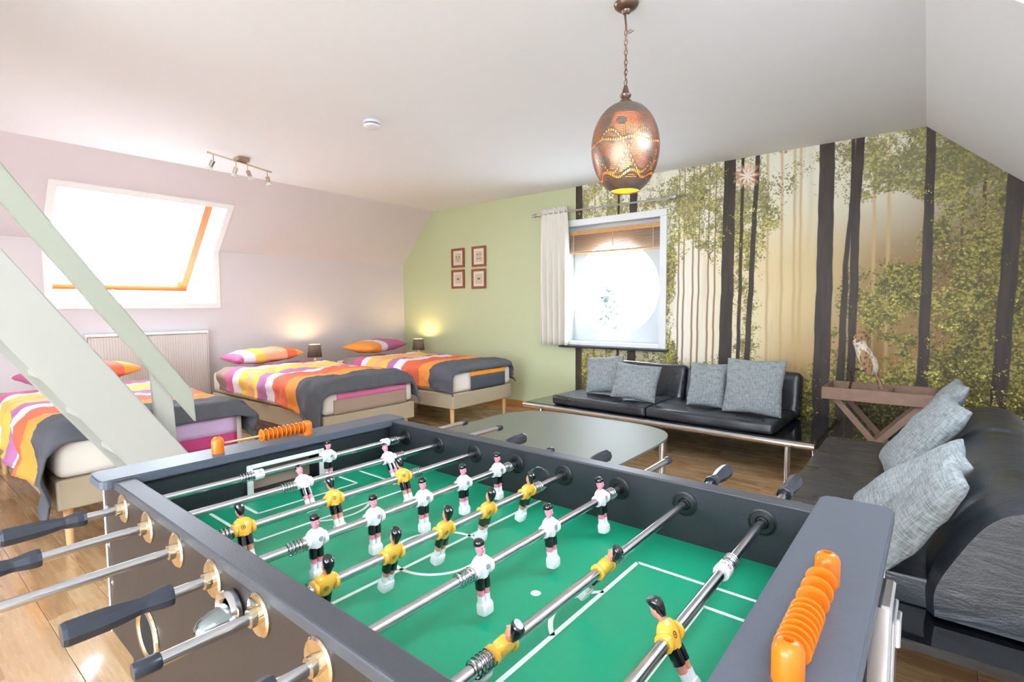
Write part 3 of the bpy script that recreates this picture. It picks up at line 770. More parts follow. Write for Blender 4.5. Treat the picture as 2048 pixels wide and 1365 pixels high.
def duvet_mesh(Lx0, Lx1, half, ztop, side, foot, seed, mat, parent, flap=(0, 0)):
    """cloth: along x from head (Lx0) to foot edge (Lx1) then over it; across y"""
    nx_, ny_ = 84, 64; v, f = [], []
    r = .055
    def fold(s_, lim):
        """distance s_ past the straight part -> (pos, drop)"""
        if s_ <= lim - r: return s_, 0.
        a = (s_ - (lim - r)) / r
        if a < PI / 2: return lim - r + r * math.sin(a), r * (1 - math.cos(a))
        return lim + .004, r + (s_ - (lim - r) - r * PI / 2)
    for i in range(nx_ + 1):
        tx = i / nx_; sx = Lx0 + tx * (Lx1 + foot - Lx0)
        for j in range(ny_ + 1):
            ty = -1 + 2 * j / ny_
            sd = side[0] if ty < 0 else side[1]
            wob = 1 + .16 * noise.noise(Vector((sx * 2.4, seed, 0)))
            fq = max(0, (tx - .72) / .28); fq = fq * fq * (3 - 2 * fq)
            sy = abs(ty) * (half + sd * wob * (.8 + .2 * tx) + (flap[0] if ty < 0 else flap[1]) * fq)
            px_, dx_ = fold(sx - Lx0, Lx1 - Lx0); px_ += Lx0
            py_, dy_ = fold(sy, half); py_ = math.copysign(py_, ty)
            nn = noise.noise(Vector((sx * 3.2, sy * 3.2 * (1 if ty > 0 else -1), seed))) * .022 + noise.noise(Vector((sx * 9, ty * 5, seed + 4))) * .013 + noise.noise(Vector((sx * 14 + ty * 9, ty * 11 - sx * 6, seed + 9))) * .008
            hang = dx_ + dy_
            puff = .03 * (1 - abs(ty) ** 3) * min(1, tx * 6)
            out = nn * 1.6 if hang > .03 else 0
            fl_ = min(1, hang / .25) * (.030 * math.sin(sx * 13 + seed) + .02 * math.sin(ty * 17 + seed))
            yy = py_ + (math.copysign(out + .018 + fl_ * .7 + .10 * max(0, hang - .16), ty) if dy_ > .02 else 0)
            xx = px_ + ((out + .040 + fl_ * .4 + .05 * max(0, hang - .2)) if dx_ > .02 else 0)
            v.append((xx, yy, ztop - hang + (nn + puff if hang < .03 else nn * .4)))
    for i in range(nx_):
        for j in range(ny_):
            a = i * (ny_ + 1) + j; f.append((a, a + ny_ + 1, a + ny_ + 2, a + 1))
    o = mesh_obj('duvet', v, f, mat, parent, True)
    md = o.modifiers.new('thick', 'SOLIDIFY'); md.thickness = .012; md.offset = 1
    return o
def bed(loc, lab, side, foot, seed, sheet, plab, pmat, prot, flap, zt=.585):
    b = thing('single_bed', lab, 'bed', loc, (0, 0, 0), 'single beds along the pale wall')
    G().bbox(-1, 1, -.455, .455, .2, .352, .012, 3).build('base', m_taupe, b)
    for sx in (-.93, .93):
        for sy in (-.4, .4): G().lathe([(.017, 0), (.024, .2)], 14, 'Z', (sx, sy, 0)).build('leg', m_beech, b, True)
    G().bbox(-.99, .992, -.45, .45, .352, .562, .045, 4).build('mattress', m_mattress, b, True)
    duvet_mesh(-.78, .985, .452, zt + .008, side, foot, seed, m_duvet, b, flap)
    # folded sheet hanging down the foot of the mattress
    for (ya, yb, za, zb, c) in sheet:
        g = G(); n = 14; v, f = [], []
        for j in range(5):
            for i in range(n + 1):
                yy = ya + (yb - ya) * i / n; z_ = za + (zb - za) * j / 4
                v.append((1.0 + .003 * math.sin(yy * 40 + seed), yy, z_)); 
        for j in range(4):
            for i in range(n): a = j * (n + 1) + i; f.append((a, a + 1, a + n + 2, a + n + 1))
        o = mesh_obj('foot_sheet', v, f, c, b, True); md = o.modifiers.new('t', 'SOLIDIFY'); md.thickness = .012; md.offset = 0
    p = cushion('pillow', .66, .46, .14, pmat, None, 18, 2.6, .05, seed, .012)
    p.location = (loc[0] - .76, loc[1] + prot[1], .708 + (.016 if seed == 3. else 0)); p.rotation_euler = (prot[2], -.05, PI / 2 + prot[0])
    tag(p, plab, 'pillow', 'pillows on the beds')
    return b
m_s_pink = simple('pink_sheet', (222, 120, 164), .85, var=.05); m_s_brn = simple('taupe_sheet', (164, 140, 122), .85, var=.06)
m_s_org = simple('orange_sheet', (246, 158, 44), .85, var=.05); m_s_char = simple('charcoal_sheet', (70, 74, 84), .85, var=.08)
m_s_lil = simple('lilac_sheet', (206, 178, 212), .85, var=.05); m_s_mag = simple('magenta_sheet', (196, 66, 122), .85, var=.05)
bed((-3.0, .65, 0), 'striped single bed nearest the stair, beside the radiator', (.30, .12), .03, 1., [(-.12, .40, .44, .56, m_s_lil), (-.12, .40, .36, .44, m_s_mag)], 'red and peach pillow on the bed behind the stair', m_pillow1, (.1, .02, 0), (.05, .02))
bed((-3.3, 2.272, 0), 'middle striped single bed with charcoal corner trailing down', (.20, .14), .045, 2., [(-.33, .36, .47, .56, m_s_pink), (-.36, .36, .355, .47, m_s_brn)], 'yellow and peach pillow on the middle bed', m_pillow, (-.05, -.05, 0), (.14, .05))
bed((-3.25, 3.62, 0), 'far striped single bed in the corner by the green wall', (.20, .10), .015, 3., [(-.20, .33, .50, .545, m_s_org), (-.20, .33, .36, .50, m_s_char)], 'orange and rose pillow on the bed by the green wall', m_pillow3, (.2, -.02, .02), (.0, .06))
def lamp(loc, lab, nlab):
    ns = thing('bedside_stool', nlab, 'nightstand', (loc[0], loc[1], 0))
    G().bbox(-.16, .16, -.16, .16, .41, .44, .005, 1).build('top', m_brownwood, ns)
    for sx in (-1, 1):
        for sy in (-1, 1): G().box(sx * .13 - .018, sx * .13 + .018, sy * .13 - .018, sy * .13 + .018, 0, .41).build('leg', m_brownwood, ns)
    t = thing('table_lamp', lab, 'lamp', (loc[0], loc[1], .44))
    G().lathe([(.05, 0), (.05, .012), (.02, .02), (.014, .05), (.022, .09), (.016, .14), (.010, .19), (.008, .21)], 20).build('base', simple('cream_ceramic', (236, 220, 180), .25), t, True)
    G().lathe([(.082, .178), (.066, .325)], 32, 'Z', (0, 0, 0), False).build('shade', m_shade, t, True).modifiers.new('t', 'SOLIDIFY').thickness = .002
    G().lathe([(.006, .21), (.018, .225), (.022, .25), (.014, .272), (.003, .28)], 14).build('bulb', emitter('lamp_bulb', (255, 206, 120), 14.), t, True)
    l = bpy.data.lights.new('bedside_light', 'POINT'); l.energy = 3.2; l.color = (1, .72, .36); l.shadow_soft_size = .02
    o = bpy.data.objects.new('bedside_light', l); C.objects.link(o); o.location = (loc[0], loc[1], .44 + .30)
lamp((-4.30, 2.95), 'small brown shaded lamp between the middle and far beds', 'small brown stool under the lamp between the beds')
lamp((-4.06, 4.33), 'small brown shaded lamp glowing in the green corner', 'small brown stool under the lamp in the green corner')
ns = thing('nightstand', 'brown wooden nightstand left of the bed behind the stair', 'nightstand', (-4.12, -.06, 0))
G().bbox(-.22, .22, -.2, .2, .08, .44, .006, 2).build('carcass', m_brownwood, ns)
for sx in (-.17, .17):
    for sy in (-.15, .15): G().box(sx - .02, sx + .02, sy - .02, sy + .02, 0, .08).build('leg', m_brownwood, ns)
G().bbox(.22, .232, -.18, .18, .11, .41, .003, 1).build('drawer_front', m_brownwood, ns)
# radiator
ra = thing('radiator', 'flat white panel radiator on the pale wall below the roof window', 'radiator', (XL + .03, 1.375, .218))
g = G(); n = 44
for k in range(n):
    y0 = -.485 + .97 * k / n; g.bbox(.03, .062, y0 + .0003, y0 + .97 / n - .0003, .02, .72, .002, 1)
g.build('front_panel', m_rad, ra)
G().bbox(0, .07, -.5, .5, .725, .748, .004, 1).build('top_grille', m_white, ra)
G().bbox(0, .06, -.5, -.488, 0, .73, .003, 1).build('side_cover', m_rad, ra)
G().bbox(0, .06, .488, .5, 0, .73, .003, 1).build('side_cover', m_rad, ra)
G().box(.0, .03, -.48, .48, .01, .72).build('rear_panel', m_rad, ra)
# pictures
names = [('five small insects', 0), ('four small insects', 1), ('one dark butterfly', 2), ('one small green insect', 3)]
for k, (xa_, xb_, za_, zb_) in enumerate(((-3.588, -3.36, 1.70, 1.942), (-3.228, -2.995, 1.692, 1.945), (-3.592, -3.362, 1.43, 1.67), (-3.236, -2.998, 1.42, 1.664))):
    p = thing('picture_frame', ('upper left' if k == 0 else 'upper right' if k == 1 else 'lower left' if k == 2 else 'lower right') + ' of four small brown framed prints, showing ' + names[k][0], 'picture', ((xa_ + xb_) / 2, YB, za_), (0, 0, 0), 'framed insect prints on the green wall')
    w_, h_ = (xb_ - xa_) / 2, zb_ - za_; fw_ = .028
    g = G(); g.bbox(-w_, w_, -.022, 0, 0, fw_, .004, 1); g.bbox(-w_, w_, -.022, 0, h_ - fw_, h_, .004, 1); g.bbox(-w_, -w_ + fw_, -.022, 0, fw_, h_ - fw_, .004, 1); g.bbox(w_ - fw_, w_, -.022, 0, fw_, h_ - fw_, .004, 1)
    g.build('frame', m_frame, p)
    G().box(-w_ + fw_, w_ - fw_, -.008, -.004, fw_, h_ - fw_).build('mount', m_mat_, p)
    G().box(-w_ + .062, w_ - .062, -.0095, -.0085, .062, h_ - .062).build('print', simple('aged_print', (214, 196, 164), .8, var=.06, vscale=60), p)
    g = G(); spots_ = [[(-.5, .35), (.5, .35), (0, -.6), (-.5, -.1), (.5, -.1)], [(-.4, .45), (.4, .45), (-.4, -.45), (.4, -.45)], [(0, 0)], [(.05, 0)]][k]
    for (sx, sz) in spots_:
        big = 1.9 if k >= 2 else 1; c0 = Vector((sx * (w_ - .066), -.0102, h_ / 2 + sz * (h_ / 2 - .07))); q = .009 * big
        for sg in (-1, 1):
            g.add([c0, c0 + Vector((sg * q * 1.2, 0, q)), c0 + Vector((sg * q * 1.3, 0, .1 * q)), c0 + Vector((sg * q * .7, 0, -q * .8))], [(0, 1, 2, 3) if sg < 0 else (3, 2, 1, 0)])
        g.box(c0.x - q * .12, c0.x + q * .12, -.0106, -.0102, c0.z - q * .9, c0.z + q * .9)
    g.build('insect_print', simple('insect_ink' + str(k == 3), (60, 62, 58) if k < 3 else (70, 92, 70), .8), p)

# ------------------------------------------------------------------ sofas
def wrinkle(o, amp, sc, seed=0):
    me = o.data
    for v in me.vertices:
        p = v.co; v.co = p + v.normal * (noise.noise(Vector((p.x * sc + seed, p.y * sc, p.z * sc))) * amp)
def pad(name, size, r, mat, parent, loc, sub=(14, 10, 4), seed=0, amp=.006, rot=None):
    """rounded, subdivided leather pad"""
    sx, sy, sz = size; bm = bmesh.new(); bmesh.ops.create_cube(bm, size=1)
    for v in bm.verts: v.co = Vector((v.co.x * sx, v.co.y * sy, v.co.z * sz))
    bmesh.ops.bevel(bm, geom=bm.edges[:], offset=r, segments=4, profile=.6, affect='EDGES')
    for ax_, (dim, ns_) in enumerate(zip(size, sub)):
        for k in range(1, ns_):
            co = Vector((0, 0, 0)); co[ax_] = -dim / 2 + dim * k / ns_; no = Vector((0, 0, 0)); no[ax_] = 1
            bmesh.ops.bisect_plane(bm, geom=bm.verts[:] + bm.edges[:] + bm.faces[:], plane_co=co, plane_no=no)
    bm.normal_update()
    for v in bm.verts:
        p = v.co; d = noise.noise(Vector((p.x * 5 + seed * 3, p.y * 5, p.z * 5))) * amp + noise.noise(Vector((p.x * 16 + seed, p.y * 16, p.z * 9))) * amp * .45
        v.co = p + v.normal * d
    bm.verts.index_update()
    M = (rot or Matrix.Identity(3))
    g = G().add([M @ v.co + Vector(loc) for v in bm.verts], [[v.index for v in f.verts] for f in bm.faces]); bm.free()
    return g.build(name, mat, parent, True, autos=False)
# wall sofa: local x along the wall, front at -y
s1 = thing('platform_sofa', 'long low black leather sofa on a gloss black platform below the forest mural', 'sofa', (-.45, 3.98, 0), (0, 0, math.radians(-2.2)))
G().bbox(-1.21, 1.21, -.46, .46, .262, .29, .004, 1).build('platform', m_glossblack, s1)
G().tube([(-1.22, -.475, .265), (1.22, -.475, .265)], .022, 14).build('front_tube', m_chrome, s1, True)
G().tube([(-1.2, .44, .255), (1.2, .44, .255)], .018, 10).build('rear_tube', m_chrome, s1, True)
for sx in (-1.05, 1.05):
    for sy in (-.43, .40): G().tube([(sx, sy, 0), (sx, sy, .26)], .02, 12).build('leg', m_chrome, s1, True)
for a, b_ in ((-.93, .0), (.0, .96)):
    pad('seat_cushion', (b_ - a - .006, .66, .085), .03, m_leather, s1, ((a + b_) / 2, -.10, .333), (16, 10, 2), a, .006)
Rb = Matrix.Rotation(math.radians(-14), 3, 'X')
for a, b_ in ((-.86, .06), (.066, .98)):
    pad('back_cushion', (b_ - a, .15, .36), .05, m_leather, s1, ((a + b_) / 2, .285, .475), (16, 4, 8), a + 5, .010, Rb)
# right sofa: local y along the sofa, back at +x
s2 = thing('platform_sofa', 'black leather sofa at the right with channelled seat and rounded back', 'sofa', (1.27, 2.36, 0))
G().bbox(-.41, .47, -1.01, 1.0, .262, .29, .004, 1).build('platform', m_glossblack, s2)
G().tube([(-.425, -1.0, .268), (-.425, 1.0, .268)], .02, 12).build('front_tube', m_chrome, s2, True)
for sx in (-.38, .4):
    for sy in (-.62, .85): G().tube([(sx, sy, 0), (sx, sy, .26)], .02, 12).build('leg', m_chrome, s2, True)
yy = -.80
for k in range(7):
    y1_ = yy + 1.79 / 7
    pad('seat_channel', (.60, 1.79 / 7, .09), .007, m_leather, s2, (-.135, (yy + y1_) / 2, .335), (10, 5, 2), 11, .0008)
    yy = y1_
bp = [(.05, .29), (.045, .36), (.07, .45), (.105, .54), (.15, .61), (.21, .655), (.28, .668), (.36, .655), (.42, .60), (.45, .5), (.46, .38), (.46, .29)]
def back(y0, y1, seed, name):
    rings = []; n = 18
    for k in range(n + 1):
        t = k / n; y = y0 + (y1 - y0) * t; e = min(t, 1 - t) * (y1 - y0)
        ins = .022 * max(0, 1 - e / .03) ** 2
        ring = []
        for j, (a, b_) in enumerate(fine(bp, 3)):
            cx_, cz_ = .26, .45; dxy = Vector((a - cx_, b_ - cz_)); l_ = dxy.length
            w_ = noise.noise(Vector((y * 26 + seed, a * 3, b_ * 3))) * .006 + noise.noise(Vector((y * 4 + seed, a * 6, b_ * 6))) * .008
            dxy = dxy * ((l_ - ins + w_) / l_); ring.append((cx_ + dxy.x, y, max(.288, cz_ + dxy.y)))
        rings.append(ring)
    return G().loft(rings).build(name, m_leather, s2, True)
back(-.86, .20, 1, 'back_cushion'); back(.20, .86, 2, 'back_cushion')
# scatter cushions
REST = {1: (0, .029), 2: (0, .018), 3: (0, .012), 4: (0, .024), 5: (-.012, .030), 6: (-.012, .004), 7: (-.024, .024), 8: (-.016, .036)}   # lets each cushion rest on the seat
def scat(w, h, t, loc, rot, lab, seed, grp):
    o = cushion('throw_cushion', w, h, t, m_cush, None, 16, 2.4, .07, seed, .010)
    dx_, dz_ = REST[seed]; o.location = (loc[0] + dx_, loc[1], loc[2] + dz_); o.rotation_euler = rot; return tag(o, lab, 'cushion', grp)
g1 = 'grey cushions on the wall sofa'; g2 = 'grey cushions on the right sofa'
X90 = math.radians(72)
scat(.36, .34, .13, (-1.03, 3.93, .53), (X90, -.10, .12), 'grey cushion at the left end of the wall sofa, half behind another', 1, g1)
scat(.40, .32, .13, (-.66, 3.80, .515), (X90 - .1, .05, .05), 'small grey cushion leaning in front of its neighbour on the wall sofa', 2, g1)
scat(.30, .36, .11, (-.075, 3.88, .54), (X90, 0, -.02), 'narrow looking grey cushion tucked beside the large one on the wall sofa', 3, g1)
scat(.42, .42, .13, (.29, 3.80, .555), (X90 + .03, 0, -.05), 'largest grey cushion at the right end of the wall sofa', 4, g1)
D_ = math.radians
scat(.42, .45, .11, (1.300, 2.66, 0.546), (D_(54), .05, D_(-82)), 'large grey cushion leaning on the far part of the right sofa', 5, g2)
scat(.36, .40, .09, (1.360, 3.10, 0.615), (D_(60), .0, D_(-86)), 'grey cushion peeking out behind the large one on the right sofa', 6, g2)
scat(.34, .44, .085, (1.276, 1.97, 0.516), (D_(42), .06, D_(-88)), 'crumpled grey cushion lying back, middle of the right sofa', 7, g2)
scat(.30, .38, .09, (1.299, 1.64, 0.511), (D_(58), .06, D_(-86)), 'grey cushion nearest the football table on the right sofa', 8, g2)

# coffee table
ct = thing('coffee_table', 'dark glass coffee table with bowed edges and chrome legs', 'coffee table', (-.56, 2.30, 0))
poly = []
for k in range(96):
    a = 2 * PI * k / 96; c_, s_ = math.cos(a), math.sin(a); p = 4.2
    r = (abs(c_) ** p + abs(s_) ** p) ** (-1 / p); poly.append((.645 * r * c_, .655 * r * s_))
G().prism(poly, .368, .38).build('glass_top', simple('glass_wall_reflection', (122, 124, 110), .5, var=.02, Specular_IOR_Level=.12), ct)  # olive base colour carries the green wall's blurred reflection
for sx in (-.52, .55):
    for sy in (-.50, .52): G().tube([(sx, sy, 0), (sx, sy, .366)], .024, 14).build('leg', m_chrome, ct, True)
for sy in (-.50, .52): G().tube([(-.52, sy, .335), (.55, sy, .335)], .012, 10).build('cross_bar', m_chrome, ct, True)
for sx in (-.52, .55): G().tube([(sx, -.5, .335), (sx, .52, .335)], .012, 10).build('cross_bar', m_chrome, ct, True)

# tray table
ty = thing('tray_table', 'weathered wooden butler tray table on crossed legs by the mural', 'tray table', (1.04, 4.21, 0), (0, 0, math.radians(-1.5)))
tb = G().bbox(-.31, .31, -.20, .20, .51, .525, .003, 1).build('tray_base', m_oldwood, ty)
for (a, b_, c_, d_) in ((-.33, .33, -.215, -.20), (-.33, .33, .20, .215), (-.33, -.315, -.20, .20), (.315, .33, -.20, .20)):
    G().bbox(a, b_, c_, d_, .505, .592, .004, 1).build('tray_side', m_oldwood, ty)
G().bbox(.06, .072, -.20, .20, .525, .575, .003, 1).build('divider', m_oldwood, ty)
for y_ in (-.17, .15):
    for s_ in (-1, 1):
        g = G(); yo = y_ + (.022 if s_ > 0 else 0)
        u = Vector((.42 * s_, 0, -.505)).normalized(); p0 = Vector((-.25 * s_, yo, .505)); p1 = p0 + u * .655
        w_ = Vector((u.z, 0, -u.x)) * .02
        g.add([p0 - w_, p0 + w_, p1 + w_, p1 - w_] + [q + Vector((0, .018, 0)) for q in (p0 - w_, p0 + w_, p1 + w_, p1 - w_)], [(0, 1, 2, 3), (7, 6, 5, 4), (0, 4, 5, 1), (1, 5, 6, 2), (2, 6, 7, 3), (3, 7, 4, 0)])
        g.build('cross_leg', m_oldwood, ty)
for sx in (-.13, .155): G().tube([(sx, -.17, .05), (sx, .17, .05)], .012, 8).build('stretcher', m_oldwood, ty)

# owl on a branch
ow = thing('owl_on_branch', 'small mounted brown and white owl perched on a twig stand', 'owl', (.955, 4.19, .527))
br = simple('dark_twig', (74, 52, 42), .8, var=.2, vscale=30, bump=.3, bscale=60)
g = G(); g.tube([(-.10, 0, 0), (-.095, .0, .05), (-.085, 0, .10), (-.095, 0, .16), (-.06, 0, .19), (.0, .0, .185), (.05, .01, .17)], [.011, .008, .008, .009, .009, .008, .005], 8)
g.tube([(-.095, 0, .16), (-.115, .01, .185), (-.11, .01, .215)], [.007, .005, .003], 6); g.build('twig', br, ow, True)
G().bbox(-.14, .06, -.05, .05, 0, .012, .004, 1).build('stand_base', m_oldwood, ow)
def feather(name, c1, c2, sc):
    b = NB(name); co = b.coord(); v = b.vor(b.map(co, (1, 1, .55)), sc)
    n = b.noise(co, 30, 4)[0]; t = b.math('ADD', b.math('MULTIPLY', v[0], .8), b.math('MULTIPLY', n, .5))
    b.set(Base_Color=b.ramp(t, [(.3, lin(c1)), (.72, lin(c2))]), Roughness=.85); b.bump(t, .4, .004); return b.m
fpale = feather('pale_feathers', (150, 116, 88), (236, 222, 200), 60); fbrn = feather('brown_feathers', (84, 52, 30), (178, 142, 104), 55)
# body leans: head at left-up, tail at right-down
def oel(c, rx, ry, ax_, n=14): 
    u = Vector(ax_).normalized(); e1 = Vector((0, 1, 0)); e2 = u.cross(e1)
    return [Vector(c) + e1 * ry * math.cos(2 * PI * k / n) + e2 * rx * math.sin(2 * PI * k / n) for k in range(n)]
axis = (-.35, 0, 1)
rings = [oel((.055, 0, .15), .012, .012, axis), oel((.046, 0, .175), .034, .030, axis), oel((.03, 0, .215), .052, .046, axis), oel((.008, 0, .265), .058, .050, axis), oel((-.016, 0, .315), .052, .047, axis), oel((-.032, 0, .35), .040, .040, axis),
         oel((-.04, 0, .375), .043, .044, axis), oel((-.046, 0, .405), .047, .049, axis), oel((-.048, 0, .435), .040, .042, axis), oel((-.048, 0, .455), .022, .024, axis), oel((-.048, 0, .461), .004, .004, axis)]
body = G().loft(rings).build('body', fpale, ow, True)
md = body.modifiers.new('s', 'SUBSURF'); md.levels = 1; md.render_levels = 1
g = G()
for sy in (-1, 1):
    wr_ = [oel((-.02 + .06 * t, sy * (.043 + .012 * math.sin(t * PI)), .335 - .20 * t), .006 + .030 * math.sin(min(1, t * 1.15) * PI) ** .7, .006 + .008 * math.sin(t * PI), (-.35, 0, 1), 10) for t in [k / 9 for k in range(10)]]
    w_ = G().loft(wr_).build('wing', fbrn, ow, True)
tl = [oel((.055 + .045 * t, 0, .19 - .13 * t), .011 + .006 * t, .02 + .012 * t, (-.35, 0, 1), 10) for t in [k / 5 for k in range(6)]]
G().loft(tl).build('tail', fbrn, ow, True)
hd_ = [oel((-.036 , 0, .395), .050, .050, axis), oel((-.040, 0, .43), .047, .048, axis), oel((-.044, 0, .455), .030, .032, axis), oel((-.046, 0, .467), .006, .006, axis)]
G().loft(hd_).build('crown', fbrn, ow, True)
for sy in (-1, 1):
    G().lathe([(.002, -.006), (.006, -.004), (.007, 0), (.006, .004), (.002, .006)], 12, 'Y', (-.080, sy * .022 - .004, .412)).build('eye', m_mblack, ow, True)
    G().tube([(-.0 + .02 * (sy > 0), sy * .018, .215), (-.022 + .015 * (sy > 0), sy * .018, .195), (-.03 + .015 * (sy > 0), sy * .018, .187)], [.016, .011, .008], 8).build('foot', fpale, ow, True)
G().lathe([(.006, 0), (.004, .01), (.001, .018)], 8, 'X', (-.103, 0, .398)).build('beak', simple('beak_horn', (70, 62, 50), .4), ow, True)

# ------------------------------------------------------------------ football table (local z = 0 at floor, rods at .78)
TH = math.radians(-.73); ZR = .78
ft = thing('football_table', 'black football table with green pitch, chrome rods and orange score beads', 'football table', (0, 0, 0), (0, 0, TH))
WI, TW = .704, .037
X0, X1 = -.082, 1.132; E0, E1 = -.157, 1.238
ZT = ZR + .041
def part(name, g, mat, parent=ft, **k): return g.build(name, mat, parent, **k)
sp_l = part('side_panel', G().bbox(E0, E1, -TW, 0, .45, ZR + .026, .003, 1), m_side)
sp_f = part('side_panel', G().bbox(E0, E1, WI, WI + TW, .45, ZR + .026, .003, 1), m_inner)
part('top_rail', G().bbox(E0 + .03, 1.15, -TW - .001, .001, ZR + .022, ZT, .003, 2), m_lam)
part('top_rail', G().bbox(E0 + .03, 1.15, WI - .001, WI + TW + .001, ZR + .022, ZT, .003, 2), m_lam)
part('inner_lining', G().box(X0, X1, -.0005, .002, ZR - .081, ZR + .038), m_inner); part('inner_lining', G().box(X0, X1, WI - .002, WI + .0005, ZR - .081, ZR + .038), m_inner)
GY0, GY1, GZ = .252, .456, ZR - .008
for (a, b_, xi) in ((E0, X0, X0), (X1, E1, X1)):
    g = G(); g.box(a, b_, 0, WI, .45, ZR - .085); g.box(a, b_, 0, GY0, ZR - .085, ZR + .022); g.box(a, b_, GY1, WI, ZR - .085, ZR + .022); g.box(a, b_, GY0, GY1, GZ, ZR + .022)
    part('end_wall', g, m_inner)
    part('goal_lining', G().box(a + .004, a + .008, GY0, GY1, ZR - .085, GZ), simple('goal_back', (176, 156, 138), .6))
    s_ = 1 if xi == X0 else -1
    for yy in (GY0, GY1): part('goal_post', G().bbox(min(xi, xi + s_ * .006), max(xi, xi + s_ * .006), yy - .008, yy + .008, ZR - .081, GZ + .012, .002, 1), m_white)
    part('goal_bar', G().bbox(min(xi, xi + s_ * .006), max(xi, xi + s_ * .006), GY0, GY1, GZ, GZ + .012, .002, 1), m_white)
# end boards
def rboard(x0, x1, y0, y1, z0, z1, r=.02):
    poly = []
    for cx_, cy_, a0 in ((x1 - r, y1 - r, 0), (x0 + r, y1 - r, 90), (x0 + r, y0 + r, 180), (x1 - r, y0 + r, 270)):
        for k in range(5): a = math.radians(a0 + 22.5 * k); poly.append((cx_ + r * math.cos(a), cy_ + r * math.sin(a)))
    bm = bmesh.new(); vs_ = [bm.verts.new((a, b, z0)) for a, b in poly]; fc = bm.faces.new(vs_)
    q = bmesh.ops.extrude_face_region(bm, geom=[fc]); bmesh.ops.translate(bm, vec=(0, 0, z1 - z0), verts=[e for e in q['geom'] if isinstance(e, bmesh.types.BMVert)])
    bmesh.ops.recalc_face_normals(bm, faces=bm.faces[:]); bmesh.ops.bevel(bm, geom=[e for e in bm.edges if abs(e.verts[0].co.z - e.verts[1].co.z) < 1e-6], offset=.003, segments=2, affect='EDGES')
    bm.verts.index_update(); g = G().add([v.co.copy() for v in bm.verts], [[v.index for v in f.verts] for f in bm.faces]); bm.free(); return g
BL, BR = ZR + .046, ZR + .058
part('end_board', rboard(-.172, -.068, -.062, .762, BL - .021, BL), m_board)
part('end_board', rboard(1.137, 1.250, -.062, .762, BR - .022, BR), m_board)
part('playfield', G().box(X0, X1, 0, WI, ZR - .091, ZR - .081), m_field)
part('cabinet_floor', G().box(E0 + .01, E1 - .01, 0, WI, .452, .47), m_side)
# pitch markings
FZ = ZR - .0808; lw = .008
def ring_line(cx_, cy_, r, a0=0, a1=2 * PI, w=lw, n=64):
    g = G(); v, f = [], []
    for k in range(n + 1):
        a = a0 + (a1 - a0) * k / n
        for rr in (r - w / 2, r + w / 2): v.append((cx_ + rr * math.cos(a), cy_ + rr * math.sin(a), FZ))
    for k in range(n): f.append((2 * k, 2 * k + 1, 2 * k + 3, 2 * k + 2))
    return g.add(v, f)
def flat(x0, x1, y0, y1): return G().add([(x0, y0, FZ), (x1, y0, FZ), (x1, y1, FZ), (x0, y1, FZ)], [(0, 1, 2, 3)])
XC, YC = .528, .350
part('pitch_line', flat(XC - lw / 2, XC + lw / 2, 0, WI), m_line); part('pitch_line', ring_line(XC, YC, .092), m_line)
for s_, xe in ((-1, X0), (1, X1)):
    for dx_, y0, y1 in ((.336, .141, .559), (.484, .213, .490)):
        xb_ = XC + s_ * dx_; g = G()
        a, b_ = sorted((xb_, xe))
        for q in (flat(xb_ - lw / 2, xb_ + lw / 2, y0, y1), flat(a, b_, y0 - lw / 2, y0 + lw / 2), flat(a, b_, y1 - lw / 2, y1 + lw / 2)): g.add(q.v, q.f)
        part('pitch_line', g, m_line)
    xb_ = XC + s_ * .336
    part('pitch_line', ring_line(XC + s_ * .40, YC, .10, *((PI - .88, PI + .88) if s_ > 0 else (-.88, .88)), n=24), m_line)
    part('penalty_spot', G().add([(XC + s_ * .247 + .009 * math.cos(2 * PI * k / 20), YC + .009 * math.sin(2 * PI * k / 20), FZ) for k in range(20)], [tuple(range(20))]), m_line)
# legs
for lx in (-.02, 1.0):
    for ly in (-.034, .60): part('leg', G().bbox(lx, lx + .12, ly, ly + .12, 0, .452, .006, 1), m_side)
for ly in (-TW - .003, WI + TW - .004):
    for lx in (E0 - .002, E1 - .006): part('corner_trim', G().bbox(lx, lx + .008, ly, ly + .007, .45, ZR + .02, .002, 1), m_chrome)
m_bush = simple('black_bushing', (18, 20, 23), .4)
# bushings, plates
for i in range(8):
    x = .15 * i
    part('rod_plate', G().lathe([(.030, 0), (.030, -.0035), (.027, -.006), (.013, -.007), (.012, -.016), (.0095, -.016)], 28, 'Y', (x, -TW, ZR)), m_brass, smooth=True)
    part('rod_plate', G().lathe([(.0095, .016), (.012, .016), (.013, .007), (.027, .006), (.030, .0035), (.030, 0)], 28, 'Y', (x, WI + TW, ZR)), m_brass, smooth=True)
    for yy, s_ in ((.002, 1), (WI - .002, -1)):
        part('bushing', G().lathe([(.026, 0), (.026, s_ * .0015), (.0225, s_ * .002), (.021, s_ * .0032), (.013, s_ * .0035), (.0095, s_ * .001)], 28, 'Y', (x, yy, ZR)), m_bush, smooth=True)
